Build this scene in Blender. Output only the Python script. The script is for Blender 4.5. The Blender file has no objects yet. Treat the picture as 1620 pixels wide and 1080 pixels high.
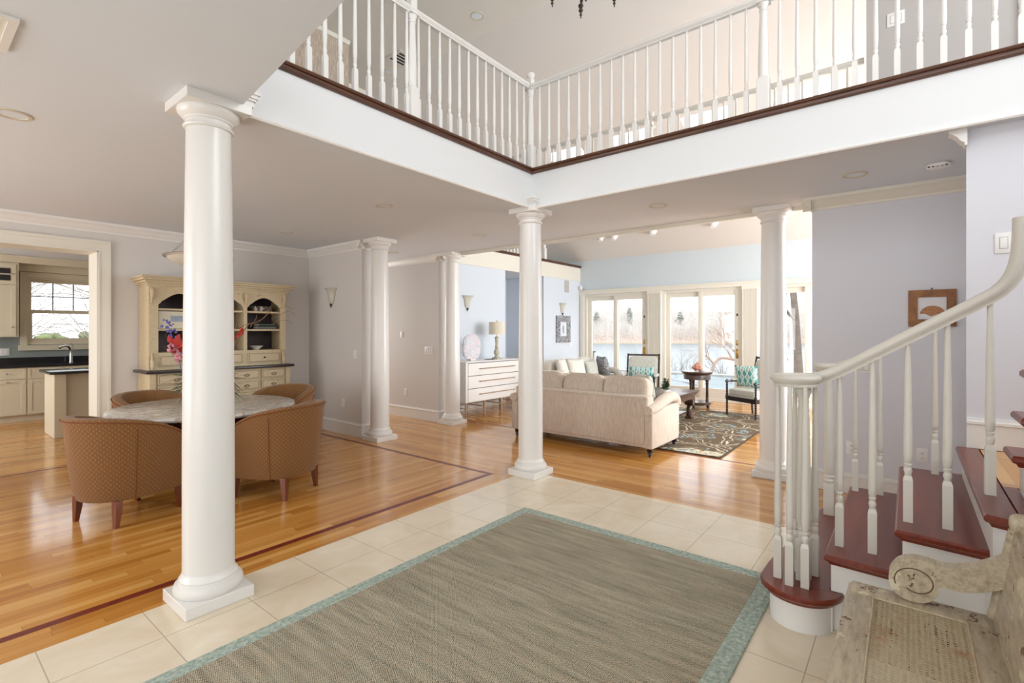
import bpy, bmesh, math, random
from mathutils import Vector, Matrix
random.seed(7)
PI = math.pi
sc = bpy.context.scene
C = sc.collection

# ------------------------------------------------------------------ camera
F_PX = 784.7
YAW = math.radians(38.6)
EYE = 1.48
cam_d = bpy.data.cameras.new('camera')
cam_d.sensor_width = 36.0
cam_d.lens = F_PX / 1620 * 36
cam_d.shift_y = -16.0 / 1620
cam_d.clip_end = 2000
cam = bpy.data.objects.new('camera', cam_d)
C.objects.link(cam)
cam.location = (0, 0, EYE)
cam.rotation_euler = (PI / 2, 0, YAW - PI / 2)
sc.camera = cam

# ------------------------------------------------------------------ world
W = bpy.data.worlds.new('overcast_sky')
sc.world = W
W.use_nodes = True
wn = W.node_tree
bg = wn.nodes['Background']
geo = wn.nodes.new('ShaderNodeTexCoord')
sep = wn.nodes.new('ShaderNodeSeparateXYZ')
wn.links.new(geo.outputs['Generated'], sep.inputs[0])
rmp = wn.nodes.new('ShaderNodeValToRGB')
rmp.color_ramp.elements[0].position = 0.0
rmp.color_ramp.elements[0].color = (0.97, 0.98, 1.0, 1)
rmp.color_ramp.elements[1].position = 0.6
rmp.color_ramp.elements[1].color = (0.86, 0.93, 1.0, 1)
wn.links.new(sep.outputs[2], rmp.inputs[0])
wn.links.new(rmp.outputs[0], bg.inputs[0])
bg.inputs[1].default_value = 2.6

# ------------------------------------------------------------------ exposure
vs = sc.view_settings
vs.view_transform = 'Standard'
vs.look = 'None'
vs.gamma = 1.0
vs.exposure = 0.12
vs.use_curve_mapping = False

# ------------------------------------------------------------------ added daylight fill lamps, out of view
def area(name, loc, rot, sx, sy, power, col=(1, 1, 1)):
    l = bpy.data.lights.new(name, 'AREA')
    l.shape = 'RECTANGLE'; l.size = sx; l.size_y = sy
    l.energy = power; l.color = col
    o = bpy.data.objects.new(name, l); C.objects.link(o)
    o.location = loc; o.rotation_euler = rot
    return o
DAY = (1.0, 0.985, 0.96)
COOL = (0.92, 0.96, 1.0)
# added fill lamp behind the camera, where a front window is assumed
area('foyer_fill_light', (-2.32, 0.1, 1.45), (0, -PI/2, 0), 2.2, 4.2, 15, DAY)
# unseen lamp added high above the stairs to light the fascias (faces +y)
area('stairwell_fill_light', (2.9, -2.85, 4.3), (PI/2, 0, 0), 3.2, 2.2, 88, COOL)
# unseen upstairs fill added over the entrance; no window known there
area('upper_hall_fill_light', (-2.3, 1.0, 4.4), (0, -PI/2, 0), 2.0, 5.0, 44, COOL)
# lamp added beyond the left edge to lift the dining room
area('dining_fill_light', (-2.3, 5.3, 1.5), (0, -PI/2, 0), 2.0, 3.0, 52, DAY)
# unseen lamp added on the kitchen's left to brighten it
area('kitchen_fill_light', (-1.9, 9.9, 1.6), (0, -PI/2, 0), 1.8, 3.0, 66, DAY)
# added fill, hidden at the right-hand end of the living room
area('living_fill_light', (8.3, -1.9, 1.9), (PI/2, 0, 0), 4.4, 2.4, 300, COOL)
# lamp added before the solid far wall to brighten the hall
area('hall_fill_light', (4.95, 9.35, 1.6), (-PI/2, 0, 0), 1.1, 1.6, 34, DAY)
# unseen lamp added high in the living room; no clerestory known
area('upper_living_fill_light', (8.0, -1.9, 4.0), (PI/2, 0, 0), 4.0, 1.2, 14, DAY)

# ------------------------------------------------------------------ materials
def lin(c):
    def f(v):
        v /= 255.0
        return v / 12.92 if v <= 0.04045 else ((v + 0.055) / 1.055) ** 2.4
    return (f(c[0]), f(c[1]), f(c[2]), 1)
class NT:
    def __init__(s, name, rough=0.5, metal=0.0):
        s.m = bpy.data.materials.new(name); s.m.use_nodes = True
        s.t = s.m.node_tree; s.b = s.t.nodes['Principled BSDF']
        s.b.inputs['Roughness'].default_value = rough
        s.b.inputs['Metallic'].default_value = metal
    def n(s, typ, **k):
        o = s.t.nodes.new('ShaderNode' + typ)
        for a, v in k.items(): setattr(o, a, v)
        return o
    def set(s, sock, v):
        if isinstance(v, bpy.types.NodeSocket): s.t.links.new(v, sock)
        else: sock.default_value = v
    def math(s, op, a, b=0.0, c=None):
        o = s.n('Math', operation=op)
        s.set(o.inputs[0], a); s.set(o.inputs[1], b)
        if c is not None: s.set(o.inputs[2], c)
        return o.outputs[0]
    def mix(s, f, a, b, mode='MIX'):
        o = s.n('Mix', data_type='RGBA', blend_type=mode)
        s.set(o.inputs[0], f); s.set(o.inputs[6], a); s.set(o.inputs[7], b)
        return o.outputs[2]
    def obj(s, out='Object'):
        return s.n('TexCoord').outputs[out]
    def xyz(s, v):
        o = s.n('SeparateXYZ'); s.set(o.inputs[0], v); return o.outputs
    def comb(s, x, y, z=0.0):
        o = s.n('CombineXYZ'); s.set(o.inputs[0], x); s.set(o.inputs[1], y); s.set(o.inputs[2], z); return o.outputs[0]
    def scale(s, v, sc3):
        o = s.n('Mapping'); s.set(o.inputs[0], v); o.inputs[3].default_value = sc3; return o.outputs[0]
    def noise(s, v, scale=5, detail=3, rough=0.5, dist=0.0):
        o = s.n('TexNoise'); s.set(o.inputs['Vector'], v)
        o.inputs['Scale'].default_value = scale; o.inputs['Detail'].default_value = detail
        o.inputs['Roughness'].default_value = rough; o.inputs['Distortion'].default_value = dist
        return o.outputs
    def vor(s, v, scale=5, feature='F1'):
        o = s.n('TexVoronoi', feature=feature); s.set(o.inputs['Vector'], v); o.inputs['Scale'].default_value = scale
        return o.outputs
    def wn(s, v, dim='2D'):
        o = s.n('TexWhiteNoise', noise_dimensions=dim)
        s.set(o.inputs['W' if dim == '1D' else 'Vector'], v); return o.outputs[0]
    def ramp(s, f, stops, interp='LINEAR'):
        o = s.n('ValToRGB'); r = o.color_ramp; r.interpolation = interp
        while len(r.elements) < len(stops): r.elements.new(0.5)
        for e, (p, c) in zip(r.elements, stops): e.position = p; e.color = lin(c)
        s.set(o.inputs[0], f); return o.outputs[0]
    def bump(s, h, strength=0.2, dist=0.002):
        o = s.n('Bump'); s.set(o.inputs['Height'], h)
        o.inputs['Strength'].default_value = strength; o.inputs['Distance'].default_value = dist
        s.t.links.new(o.outputs[0], s.b.inputs['Normal'])
    def col(s, v):
        s.set(s.b.inputs['Base Color'], lin(v) if isinstance(v, tuple) else v); return s
def plain(name, c, rough=0.5, metal=0.0, vary=0.0, vscale=8, bump=0.0, bscale=200, coat=0.0):
    k = NT(name, rough, metal)
    if vary:
        n = k.noise(k.obj(), vscale, 4)
        k.col(k.mix(n[0], lin(tuple(max(0, v * (1 - vary)) for v in c)), lin(tuple(min(255, v * (1 + vary)) for v in c))))
    else: k.col(c)
    if bump: k.bump(k.noise(k.obj(), bscale, 2)[0], bump, 0.001)
    if coat: k.b.inputs['Coat Weight'].default_value = coat; k.b.inputs['Coat Roughness'].default_value = 0.08
    return k.m
def oak(name, along, tones, rough=0.16, w=0.057, length=0.85):
    k = NT(name, rough)
    x, y, z = k.xyz(k.obj())
    u, v = (x, y) if along == 'x' else (y, x)
    vv = k.math('DIVIDE', v, w)
    row = k.math('FLOOR', vv)
    r1 = k.wn(row, '1D')
    u2 = k.math('ADD', k.math('DIVIDE', u, length), k.math('MULTIPLY', r1, 37.0))
    cl = k.math('FLOOR', u2)
    rnd = k.wn(k.comb(row, cl))
    base = k.ramp(rnd, tones)
    gx = k.comb(k.math('MULTIPLY', u, 2.2), k.math('MULTIPLY', v, 55.0), k.math('MULTIPLY', rnd, 30.0))
    g = k.noise(gx, 1.0, 5, 0.65, 0.6)[0]
    c = k.mix(k.math('MULTIPLY', g, 0.55), base, k.mix(1.0, base, lin((208, 166, 116)), 'MULTIPLY'))
    gap = k.math('LESS_THAN', k.math('FRACT', vv), 0.028)
    gap2 = k.math('LESS_THAN', k.math('FRACT', u2), 0.003)
    gg = k.math('MAXIMUM', gap, gap2)
    c = k.mix(k.math('MULTIPLY', gg, 0.45), c, lin((96, 56, 24)))
    k.col(c)
    n2 = k.noise(k.comb(k.math('MULTIPLY', u, 1.6), k.math('MULTIPLY', v, 14.0)), 1.0, 2)[0]
    k.bump(k.math('ADD', n2, k.math('MULTIPLY', gg, -0.6)), 0.10, 0.003)
    k.b.inputs['Coat Weight'].default_value = 0.25
    k.b.inputs['Coat Roughness'].default_value = 0.06
    return k.m
OAKT = [(0.0, (188, 126, 54)), (0.3, (206, 147, 68)), (0.75, (216, 160, 82)), (1.0, (229, 180, 106))]
M = {}
M['oak_x'] = oak('oak_strip_floor_lengthwise', 'x', OAKT)
M['oak_y'] = oak('oak_strip_floor_crosswise', 'y', OAKT)
M['oak_land'] = oak('oak_landing', 'x', OAKT, 0.22)
M['inlay'] = plain('dark_red_inlay', (112, 34, 20), 0.3, vary=0.12, vscale=20)
def tile():
    k = NT('cream_floor_tile', 0.14)
    o = k.obj(); x, y, z = k.xyz(o)
    P_ = 0.411
    u = k.math('DIVIDE', k.math('SUBTRACT', x, 3.705), P_); v = k.math('DIVIDE', k.math('SUBTRACT', y, 2.815), P_)
    def edge(a):
        f = k.math('FRACT', k.math('ADD', a, 100.0)); return k.math('MINIMUM', f, k.math('SUBTRACT', 1.0, f))
    g = k.math('LESS_THAN', k.math('MINIMUM', edge(u), edge(v)), 0.006)
    rnd = k.wn(k.comb(k.math('FLOOR', u), k.math('FLOOR', v)))
    n = k.noise(k.n('VectorMath', operation='ADD').outputs[0] if False else o, 3.2, 6, 0.6, 1.2)[0]
    c = k.ramp(n, [(0.3, (226, 209, 180)), (0.55, (233, 219, 194)), (0.75, (239, 228, 207))])
    c = k.mix(k.math('MULTIPLY', rnd, 0.25), c, lin((236, 224, 203)))
    c = k.mix(k.math('MULTIPLY', g, 0.7), c, lin((168, 152, 128)))
    k.col(c); k.bump(k.math('MULTIPLY', g, -1.0), 0.4, 0.001)
    return k.m
M['tile'] = tile()
M['white'] = plain('white_trim_paint', (236, 233, 228), 0.34)
M['column'] = plain('white_column_paint', (234, 231, 226), 0.3, coat=0.15)
M['fascia'] = plain('white_fascia_paint', (228, 229, 229), 0.5)
M['cream'] = plain('cream_trim_paint', (230, 225, 212), 0.4)
M['blue'] = plain('pale_blue_wall_paint', (214, 221, 229), 0.62)
M['lav'] = plain('pale_lavender_wall_paint', (222, 222, 228), 0.62)
M['dine'] = plain('grey_lavender_wall_paint', (218, 213, 208), 0.62)
M['livblue'] = plain('soft_blue_upper_wall_paint', (206, 216, 221), 0.62)
M['ceil'] = plain('cool_white_ceiling_paint', (223, 228, 234), 0.75)  # cool tint in the paint offsets the warm bounce off the oak
M['ceilup'] = plain('cream_upper_ceiling_paint', (222, 216, 206), 0.75)
M['ceilpink'] = plain('warm_sloped_ceiling_paint', (226, 221, 215), 0.75)
M['upgrey'] = plain('grey_upper_wall_paint', (186, 180, 176), 0.62)
def wallpaper():
    k = NT('beige_grasscloth_wallpaper', 0.8)
    n = k.noise(k.scale(k.obj(), (90, 90, 9)), 1.0, 4, 0.7)[0]
    k.col(k.ramp(n, [(0.35, (166, 146, 128)), (0.62, (214, 200, 184))])); return k.m
M['wallpaper'] = wallpaper()
def wood(name, c1, c2, rough=0.25, sc3=(3, 40, 40), coat=0.2):
    k = NT(name, rough)
    n = k.noise(k.scale(k.obj(), sc3), 1.0, 5, 0.6, 0.5)[0]
    k.col(k.ramp(n, [(0.3, c1), (0.7, c2)]))
    k.b.inputs['Coat Weight'].default_value = coat; k.b.inputs['Coat Roughness'].default_value = 0.12
    return k.m
M['tread'] = wood('red_mahogany_tread', (98, 33, 17), (128, 48, 26), 0.3, (3, 40, 40), 0.15)
M['walnut'] = wood('walnut_nosing', (70, 40, 26), (104, 66, 44), 0.3, (4, 4, 60), 0.1)
M['leg'] = wood('cherry_chair_leg', (92, 42, 16), (126, 60, 24), 0.3, (40, 40, 4))
M['darkwood'] = wood('dark_brown_carved_wood', (50, 32, 24), (86, 60, 46), 0.32, (20, 20, 6))
M['ebony'] = plain('ebonised_wood', (34, 27, 25), 0.3, coat=0.2)
M['pedestal'] = wood('dark_mahogany_pedestal', (44, 20, 14), (72, 36, 26), 0.2, (20, 20, 6), 0.4)
M['frameoak'] = wood('honey_oak_frame', (118, 72, 32), (168, 112, 60), 0.5, (30, 14, 14), 0)
M['lightoak'] = wood('bleached_oak', (150, 124, 98), (190, 164, 136), 0.5, (20, 20, 6), 0)
def antique(name, base, dark, thr=(0.56, 0.66), ns=11):
    k = NT(name, 0.55)
    o = k.obj()
    n = k.noise(o, ns, 6, 0.7)[0]; n2 = k.noise(k.scale(o, (8, 8, 30)), 3, 4)[0]
    c = k.mix(n2, lin(base), lin(tuple(int(v * 0.84) for v in base)))
    k.col(k.mix(k.ramp(n, [(thr[0], (0, 0, 0)), (thr[1], (255, 255, 255))]), c, lin(dark))); return k.m
M['hutch'] = antique('antiqued_cream_paint', (218, 198, 160), (146, 116, 78), (0.60, 0.78))
M['hutch_line'] = plain('antique_brown_glaze', (96, 76, 56), 0.6)
M['hutch_in'] = plain('dark_aubergine_interior', (58, 46, 48), 0.6, vary=0.15)
M['hutch_top'] = plain('dark_brown_top', (46, 33, 32), 0.3)
M['kit'] = plain('cream_cabinet_paint', (216, 208, 184), 0.45)
M['kitline'] = plain('cabinet_shadow_gap', (120, 108, 92), 0.7)
M['black'] = plain('black_soapstone', (26, 27, 32), 0.16, vary=0.2)
M['teal'] = plain('grey_teal_kitchen_wall', (140, 148, 146), 0.6)
M['steel'] = plain('brushed_nickel', (190, 186, 180), 0.28, 1.0)
M['iron'] = plain('dark_iron', (38, 34, 32), 0.45, 0.6)
M['bronze'] = plain('dark_bronze', (74, 66, 60), 0.35, 0.8)
M['brass'] = plain('polished_brass', (196, 160, 84), 0.25, 1.0)
M['plastic'] = plain('white_plastic', (240, 238, 235), 0.35)
M['dark'] = plain('dark_slot', (40, 38, 38), 0.7)
def marble():
    k = NT('white_grey_marble', 0.2)
    o = k.obj()
    n = k.noise(k.scale(o, (1.6, 3.2, 1)), 1.6, 8, 0.62, 2.2)[0]
    r = k.math('ABSOLUTE', k.math('SUBTRACT', n, 0.5))
    c = k.ramp(r, [(0.0, (140, 128, 114)), (0.02, (182, 174, 162)), (0.08, (214, 209, 200)), (0.4, (226, 222, 215))])
    n2 = k.noise(o, 2.2, 3)[0]
    k.col(k.mix(k.math('MULTIPLY', n2, 0.5), c, lin((188, 178, 164)))); return k.m
M['marble'] = marble()
def dots():
    k = NT('rust_dotted_upholstery', 0.85)
    x, y, z = k.xyz(k.n('UVMap').outputs[0])
    P_ = 0.030
    v = k.math('DIVIDE', y, P_ * 0.6)
    row = k.math('FLOOR', v)
    u = k.math('ADD', k.math('DIVIDE', x, P_), k.math('MULTIPLY', k.math('MODULO', row, 2.0), 0.5))
    fu = k.math('SUBTRACT', k.math('FRACT', u), 0.5); fv = k.math('SUBTRACT', k.math('FRACT', v), 0.5)
    d = k.math('ADD', k.math('MULTIPLY', k.math('ABSOLUTE', fu), 1.0), k.math('MULTIPLY', k.math('ABSOLUTE', fv), 0.7))
    dot = k.math('LESS_THAN', d, 0.125)
    line = k.math('LESS_THAN', k.math('ABSOLUTE', fv), 0.12)
    weave = k.noise(k.scale(k.n('UVMap').outputs[0], (120, 500, 1)), 1.0, 2)[0]
    c = k.ramp(weave, [(0.3, (102, 66, 30)), (0.7, (146, 102, 52))])
    c = k.mix(k.math('MULTIPLY', line, 0.35), c, lin((92, 48, 22)))
    c = k.mix(k.math('MULTIPLY', dot, 0.55), c, lin((214, 168, 112)))
    k.col(c); k.bump(weave, 0.3, 0.001)
    k.b.inputs['Sheen Weight'].default_value = 0.15
    return k.m
M['dots'] = dots()
M['dotpipe'] = plain('rust_piping', (120, 66, 30), 0.85)
def linen(name, c1, c2, s3=(60, 60, 9), rough=0.9):
    k = NT(name, rough)
    n = k.noise(k.scale(k.obj(), s3), 1.0, 4, 0.6)[0]
    k.col(k.ramp(n, [(0.35, c1), (0.65, c2)])); k.bump(n, 0.15, 0.001)
    k.b.inputs['Sheen Weight'].default_value = 0.1
    return k.m
M['sofa'] = linen('oatmeal_linen', (196, 180, 163), (214, 200, 184))
M['sofa2'] = linen('pale_cream_linen', (218, 212, 200), (232, 227, 217))
M['stripe'] = linen('grey_striped_linen', (186, 184, 172), (206, 204, 193), (70, 70, 1))
def ikat():
    k = NT('teal_medallion_fabric', 0.9)
    x, y, z = k.xyz(k.n('UVMap').outputs[0])
    u = k.math('SUBTRACT', k.math('FRACT', k.math('DIVIDE', x, 0.095)), 0.5)
    v = k.math('SUBTRACT', k.math('FRACT', k.math('DIVIDE', y, 0.13)), 0.5)
    d = k.math('ADD', k.math('MULTIPLY', k.math('ABSOLUTE', u), 1.25), k.math('MULTIPLY', k.math('ABSOLUTE', v), 0.9))
    d = k.math('ADD', d, k.math('MULTIPLY', k.math('SUBTRACT', k.noise(k.n('UVMap').outputs[0], 60, 2)[0], 0.5), 0.14))
    k.col(k.ramp(d, [(0.0, (64, 142, 142)), (0.11, (64, 142, 142)), (0.14, (222, 226, 218)), (0.2, (222, 226, 218)), (0.23, (104, 176, 174)), (0.36, (136, 192, 188)), (0.42, (230, 229, 220)), (0.56, (226, 224, 214)), (0.62, (84, 158, 154))]))
    return k.m
M['ikat'] = ikat()
def herring():
    k = NT('herringbone_wool', 0.95)
    o = k.obj(); x, y, z = k.xyz(o)
    p, q = 0.0095, 0.0088
    tri = k.math('PINGPONG', k.math('ADD', y, 50.0), p)
    wob = k.math('MULTIPLY', k.noise(o, 60, 2)[0], 0.008)
    s = k.math('FRACT', k.math('ADD', k.math('DIVIDE', k.math('ADD', k.math('ADD', x, 50.0), k.math('ADD', tri, wob)), q), 0.0))
    n1 = k.noise(k.scale(o, (26, 2.2, 1)), 1.0, 4, 0.65)[0]
    n2 = k.noise(o, 160, 2)[0]
    th = k.math('ADD', 0.08, k.math('MULTIPLY', n1, 0.86))
    m = k.math('GREATER_THAN', k.math('ADD', s, k.math('MULTIPLY', k.math('SUBTRACT', n2, 0.5), 0.5)), th)
    dark = k.mix(n2, lin((72, 68, 56)), lin((112, 104, 86)))
    light = k.mix(n1, lin((236, 222, 198)), lin((214, 210, 192)))
    hue = k.ramp(k.noise(k.scale(o, (3, 1, 1)), 30, 4, 0.7)[0], [(0.3, (176, 196, 170)), (0.5, (214, 208, 196)), (0.7, (222, 186, 150))])
    k.col(k.mix(0.55, k.mix(m, dark, light), hue, 'MULTIPLY')); k.bump(k.math('ADD', s, n2), 0.5, 0.002)
    return k.m
M['rug'] = herring()
def rugborder():
    k = NT('sage_teal_rug_binding', 0.95)
    o = k.obj()
    n = k.noise(k.scale(o, (14, 14, 1)), 3.0, 6, 0.75)[0]
    k.col(k.ramp(n, [(0.36, (128, 144, 134)), (0.5, (164, 178, 166)), (0.66, (202, 208, 194))]))
    k.bump(n, 0.5, 0.002); return k.m
M['rugedge'] = rugborder()
def paisley():
    k = NT('brown_paisley_rug', 0.95)
    o = k.obj()
    nz = k.noise(o, 2.6, 2)[1]
    a = k.n('VectorMath', operation='MULTIPLY_ADD'); k.set(a.inputs[0], nz); a.inputs[1].default_value = (0.35, 0.35, 0); k.set(a.inputs[2], o)
    vec = a.outputs[0]
    v = k.vor(vec, 1.5)[0]
    lobes = k.noise(vec, 11, 2)[0]
    d = k.math('ADD', v, k.math('MULTIPLY', k.math('SUBTRACT', lobes, 0.5), 0.22))
    BR = (100, 80, 56); CR = (214, 204, 178); BL = (130, 150, 150); GD = (150, 124, 70)
    c = k.ramp(d, [(0.0, CR), (0.045, BR), (0.06, CR), (0.085, BL), (0.13, (176, 180, 172)), (0.165, BL), (0.215, BR), (0.235, CR), (0.285, BR), (0.30, GD), (0.33, BR), (0.37, BL), (0.40, BR), (1.0, BR)], 'CONSTANT')
    e = k.vor(vec, 1.5, 'DISTANCE_TO_EDGE')[0]
    vine = k.math('LESS_THAN', k.math('ABSOLUTE', k.math('SUBTRACT', k.math('ADD', e, k.math('MULTIPLY', k.math('SUBTRACT', lobes, 0.5), 0.08)), 0.045)), 0.010)
    c = k.mix(k.math('MULTIPLY', vine, 0.9), c, lin(CR))
    sp = k.vor(o, 9)[0]
    dotm = k.math('MULTIPLY', k.math('LESS_THAN', sp, 0.14), k.math('GREATER_THAN', d, 0.34))
    c = k.mix(k.math('MULTIPLY', dotm, 0.6), c, lin(CR))
    k.col(c); return k.m
M['paisley'] = paisley()
M['rugbind'] = plain('dark_brown_rug_binding', (70, 56, 42), 0.9)
def crackle():
    k = NT('worn_cream_bench_paint', 0.45)
    o = k.obj()
    n = k.noise(o, 5.5, 7, 0.72)[0]; n2 = k.noise(k.scale(o, (4, 22, 22)), 2.0, 5, 0.7)[0]; n3 = k.noise(o, 10, 5, 0.7)[0]
    c = k.ramp(n2, [(0.3, (152, 136, 112)), (0.6, (195, 181, 155))])
    c = k.mix(k.ramp(n, [(0.585, (0, 0, 0)), (0.62, (255, 255, 255))]), c, lin((214, 204, 174)))
    c = k.mix(k.ramp(n3, [(0.61, (0, 0, 0)), (0.63, (255, 255, 255))]), c, lin((104, 56, 34)))
    n4 = k.noise(o, 3.0, 4, 0.6)[0]
    c = k.mix(k.ramp(n4, [(0.66, (0, 0, 0)), (0.78, (150, 150, 150))]), c, lin((110, 124, 104)))
    k.col(c); k.bump(n, 0.3, 0.002); k.b.inputs['Coat Weight'].default_value = 0.15
    return k.m
M['bench'] = crackle()
def canem():
    k = NT('woven_cane', 0.55); o = k.obj()
    c = k.mix(k.noise(o, 60, 3)[0], lin((172, 152, 120)), lin((216, 202, 174)))
    k.col(k.mix(k.ramp(k.noise(o, 7, 4, 0.7)[0], [(0.55, (0, 0, 0)), (0.72, (220, 220, 220))]), c, lin((176, 108, 48)))); return k.m
M['cane'] = canem()
M['shade'] = plain('linen_lampshade', (226, 218, 198), 0.85)
M['lampbody'] = antique('distressed_cream_lamp', (212, 204, 180), (96, 80, 56), (0.56, 0.62))
def frosted():
    k = NT('frosted_alabaster_glass', 0.4); k.col((208, 204, 190)); k.b.inputs['Subsurface Weight'].default_value = 0.2; return k.m
M['frost'] = frosted()
def glass():
    k = NT('clear_window_glass', 0.0)
    t = k.n('BsdfTransparent'); g = k.n('BsdfGlossy'); g.inputs['Roughness'].default_value = 0.0
    mx = k.n('MixShader'); mx.inputs[0].default_value = 0.05
    k.t.links.new(t.outputs[0], mx.inputs[1]); k.t.links.new(g.outputs[0], mx.inputs[2])
    k.t.links.new(mx.outputs[0], k.t.nodes['Material Output'].inputs[0]); return k.m
M['glass'] = glass()
def coral():
    k = NT('pink_white_quartz', 0.3)
    n = k.noise(k.obj(), 9, 3, 0.5)[0]
    k.col(k.ramp(n, [(0.38, (232, 230, 234)), (0.5, (234, 218, 224)), (0.62, (216, 226, 232))])); k.b.inputs['Transmission Weight'].default_value = 0.15
    return k.m
M['quartz'] = coral()
M['silver'] = antique('silver_mosaic_frame', (190, 190, 192), (84, 82, 84), (0.48, 0.52), 45)
M['canring'] = plain('beige_ring', (204, 194, 174), 0.5)
M['mirror'] = plain('pale_print', (214, 218, 222), 0.2)
M['paper'] = plain('white_mat_board', (230, 230, 232), 0.6)
M['fan'] = plain('tan_sea_fan_print', (190, 142, 104), 0.7, vary=0.25, vscale=90)
M['green'] = plain('deep_green_leaf', (44, 70, 38), 0.6, vary=0.3, vscale=30)
M['red'] = plain('coral_red_petal', (206, 60, 54), 0.4, vary=0.15)
M['pink'] = plain('dusty_pink_petal', (206, 140, 150), 0.6, vary=0.2, vscale=60)
M['violet'] = plain('violet_blue_petal', (96, 94, 160), 0.6, vary=0.3, vscale=60)
M['twig'] = plain('brown_twig', (120, 92, 66), 0.8)
M['ceramic'] = plain('glazed_ceramic', (226, 224, 216), 0.2)
M['bookg'] = plain('dark_green_book_cloth', (52, 70, 60), 0.6)
M['bookp'] = plain('grey_book_cloth', (98, 104, 98), 0.6, vary=0.2, vscale=60)
M['basket'] = antique('patterned_woven_box', (196, 184, 164), (70, 58, 52), (0.47, 0.52))
M['shell'] = plain('pink_brown_conch', (192, 132, 112), 0.35, vary=0.3, vscale=30)
M['soap'] = plain('bluish_print', (150, 160, 176), 0.5, vary=0.2)
# outdoors
def flag():
    k = NT('blue_grey_flagstone', 0.5)
    v = k.vor(k.scale(k.obj(), (0.55, 0.8, 1)), 1.0, 'DISTANCE_TO_EDGE')[0]
    n = k.noise(k.obj(), 2, 4)[0]
    c = k.mix(n, lin((120, 132, 136)), lin((150, 160, 162)))
    k.col(k.mix(k.math('LESS_THAN', v, 0.012), c, lin((70, 76, 78)))); return k.m
M['flag'] = flag()
M['coping'] = plain('pale_stone_coping', (180, 176, 168), 0.8)
def water():
    k = NT('lake_water', 0.22)
    n = k.noise(k.scale(k.obj(), (0.25, 0.05, 1)), 1.0, 4)[0]
    k.col(k.mix(n, lin((86, 108, 116)), lin((108, 130, 138)))); k.bump(k.noise(k.obj(), 1.2, 3)[0], 0.5, 0.1)
    k.b.inputs['Specular IOR Level'].default_value = 0.3
    return k.m
M['water'] = water()
M['bank'] = plain('leaf_litter_ground', (128, 104, 84), 0.95, vary=0.35, vscale=0.6)
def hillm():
    k = NT('brown_wooded_hillside', 0.95)  # hillside browns and greys paled, haze put into the colour
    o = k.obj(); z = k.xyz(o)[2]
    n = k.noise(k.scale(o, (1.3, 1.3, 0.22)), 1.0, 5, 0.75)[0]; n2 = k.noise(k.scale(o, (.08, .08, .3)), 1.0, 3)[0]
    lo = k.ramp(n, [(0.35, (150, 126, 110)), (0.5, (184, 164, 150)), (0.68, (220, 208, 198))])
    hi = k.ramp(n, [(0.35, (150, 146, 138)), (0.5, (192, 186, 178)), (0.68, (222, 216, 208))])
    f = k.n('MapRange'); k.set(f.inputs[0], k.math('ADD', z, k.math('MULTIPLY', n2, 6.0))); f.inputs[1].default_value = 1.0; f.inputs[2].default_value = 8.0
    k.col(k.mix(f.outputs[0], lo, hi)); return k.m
M['hill'] = hillm()
M['railpaint'] = plain('shaded_cream_rail_paint', (214, 209, 198), 0.34)  # cream darkened in the colour itself, as the stair railings stand backlit
M['paletwig'] = plain('pale_grey_twigs', (176, 170, 164), 0.95)
M['sand'] = plain('pale_shore_sand', (176, 160, 130), 0.95)
M['bark'] = plain('pale_grey_bark', (120, 110, 100), 0.95, vary=0.3, vscale=4)
M['bark2'] = plain('far_pale_trunks', (212, 204, 196), 0.95)  # trunk colour paled to carry the haze across the lake
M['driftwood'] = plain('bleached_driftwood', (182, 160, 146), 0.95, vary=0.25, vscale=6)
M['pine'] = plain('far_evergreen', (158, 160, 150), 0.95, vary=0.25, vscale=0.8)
M['hedge'] = plain('spring_green_hedge', (120, 132, 84), 0.9, vary=0.4, vscale=5)
M['deckwood'] = plain('weathered_cedar', (150, 126, 96), 0.8, vary=0.2)

# ------------------------------------------------------------------ mesh helpers
def BM(): return bmesh.new()
def box(bm, x0, x1, y0, y1, z0, z1, bev=0.0, seg=2):
    if x0 > x1: x0, x1 = x1, x0
    if y0 > y1: y0, y1 = y1, y0
    vs_ = [bm.verts.new(p) for p in ((x0,y0,z0),(x1,y0,z0),(x1,y1,z0),(x0,y1,z0),(x0,y0,z1),(x1,y0,z1),(x1,y1,z1),(x0,y1,z1))]
    fs = [bm.faces.new([vs_[i] for i in q]) for q in ((0,3,2,1),(4,5,6,7),(0,1,5,4),(1,2,6,5),(2,3,7,6),(3,0,4,7))]
    if bev > 0:
        es = list({e for f in fs for e in f.edges})
        bmesh.ops.bevel(bm, geom=es, offset=bev, segments=seg, profile=0.5, affect='EDGES')
    return bm
def lathe(bm, prof, cx=0, cy=0, z0=0, seg=24, cap=True, sx=1, sy=1):
    rings = []
    for r, z in prof:
        rings.append([bm.verts.new((cx + sx*r*math.cos(2*PI*i/seg), cy + sy*r*math.sin(2*PI*i/seg), z0 + z)) for i in range(seg)])
    for a, b in zip(rings, rings[1:]):
        for i in range(seg):
            j = (i+1) % seg
            bm.faces.new((a[i], a[j], b[j], b[i]))
    if cap:
        bm.faces.new(list(reversed(rings[0]))); bm.faces.new(rings[-1])
    return bm
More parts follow.
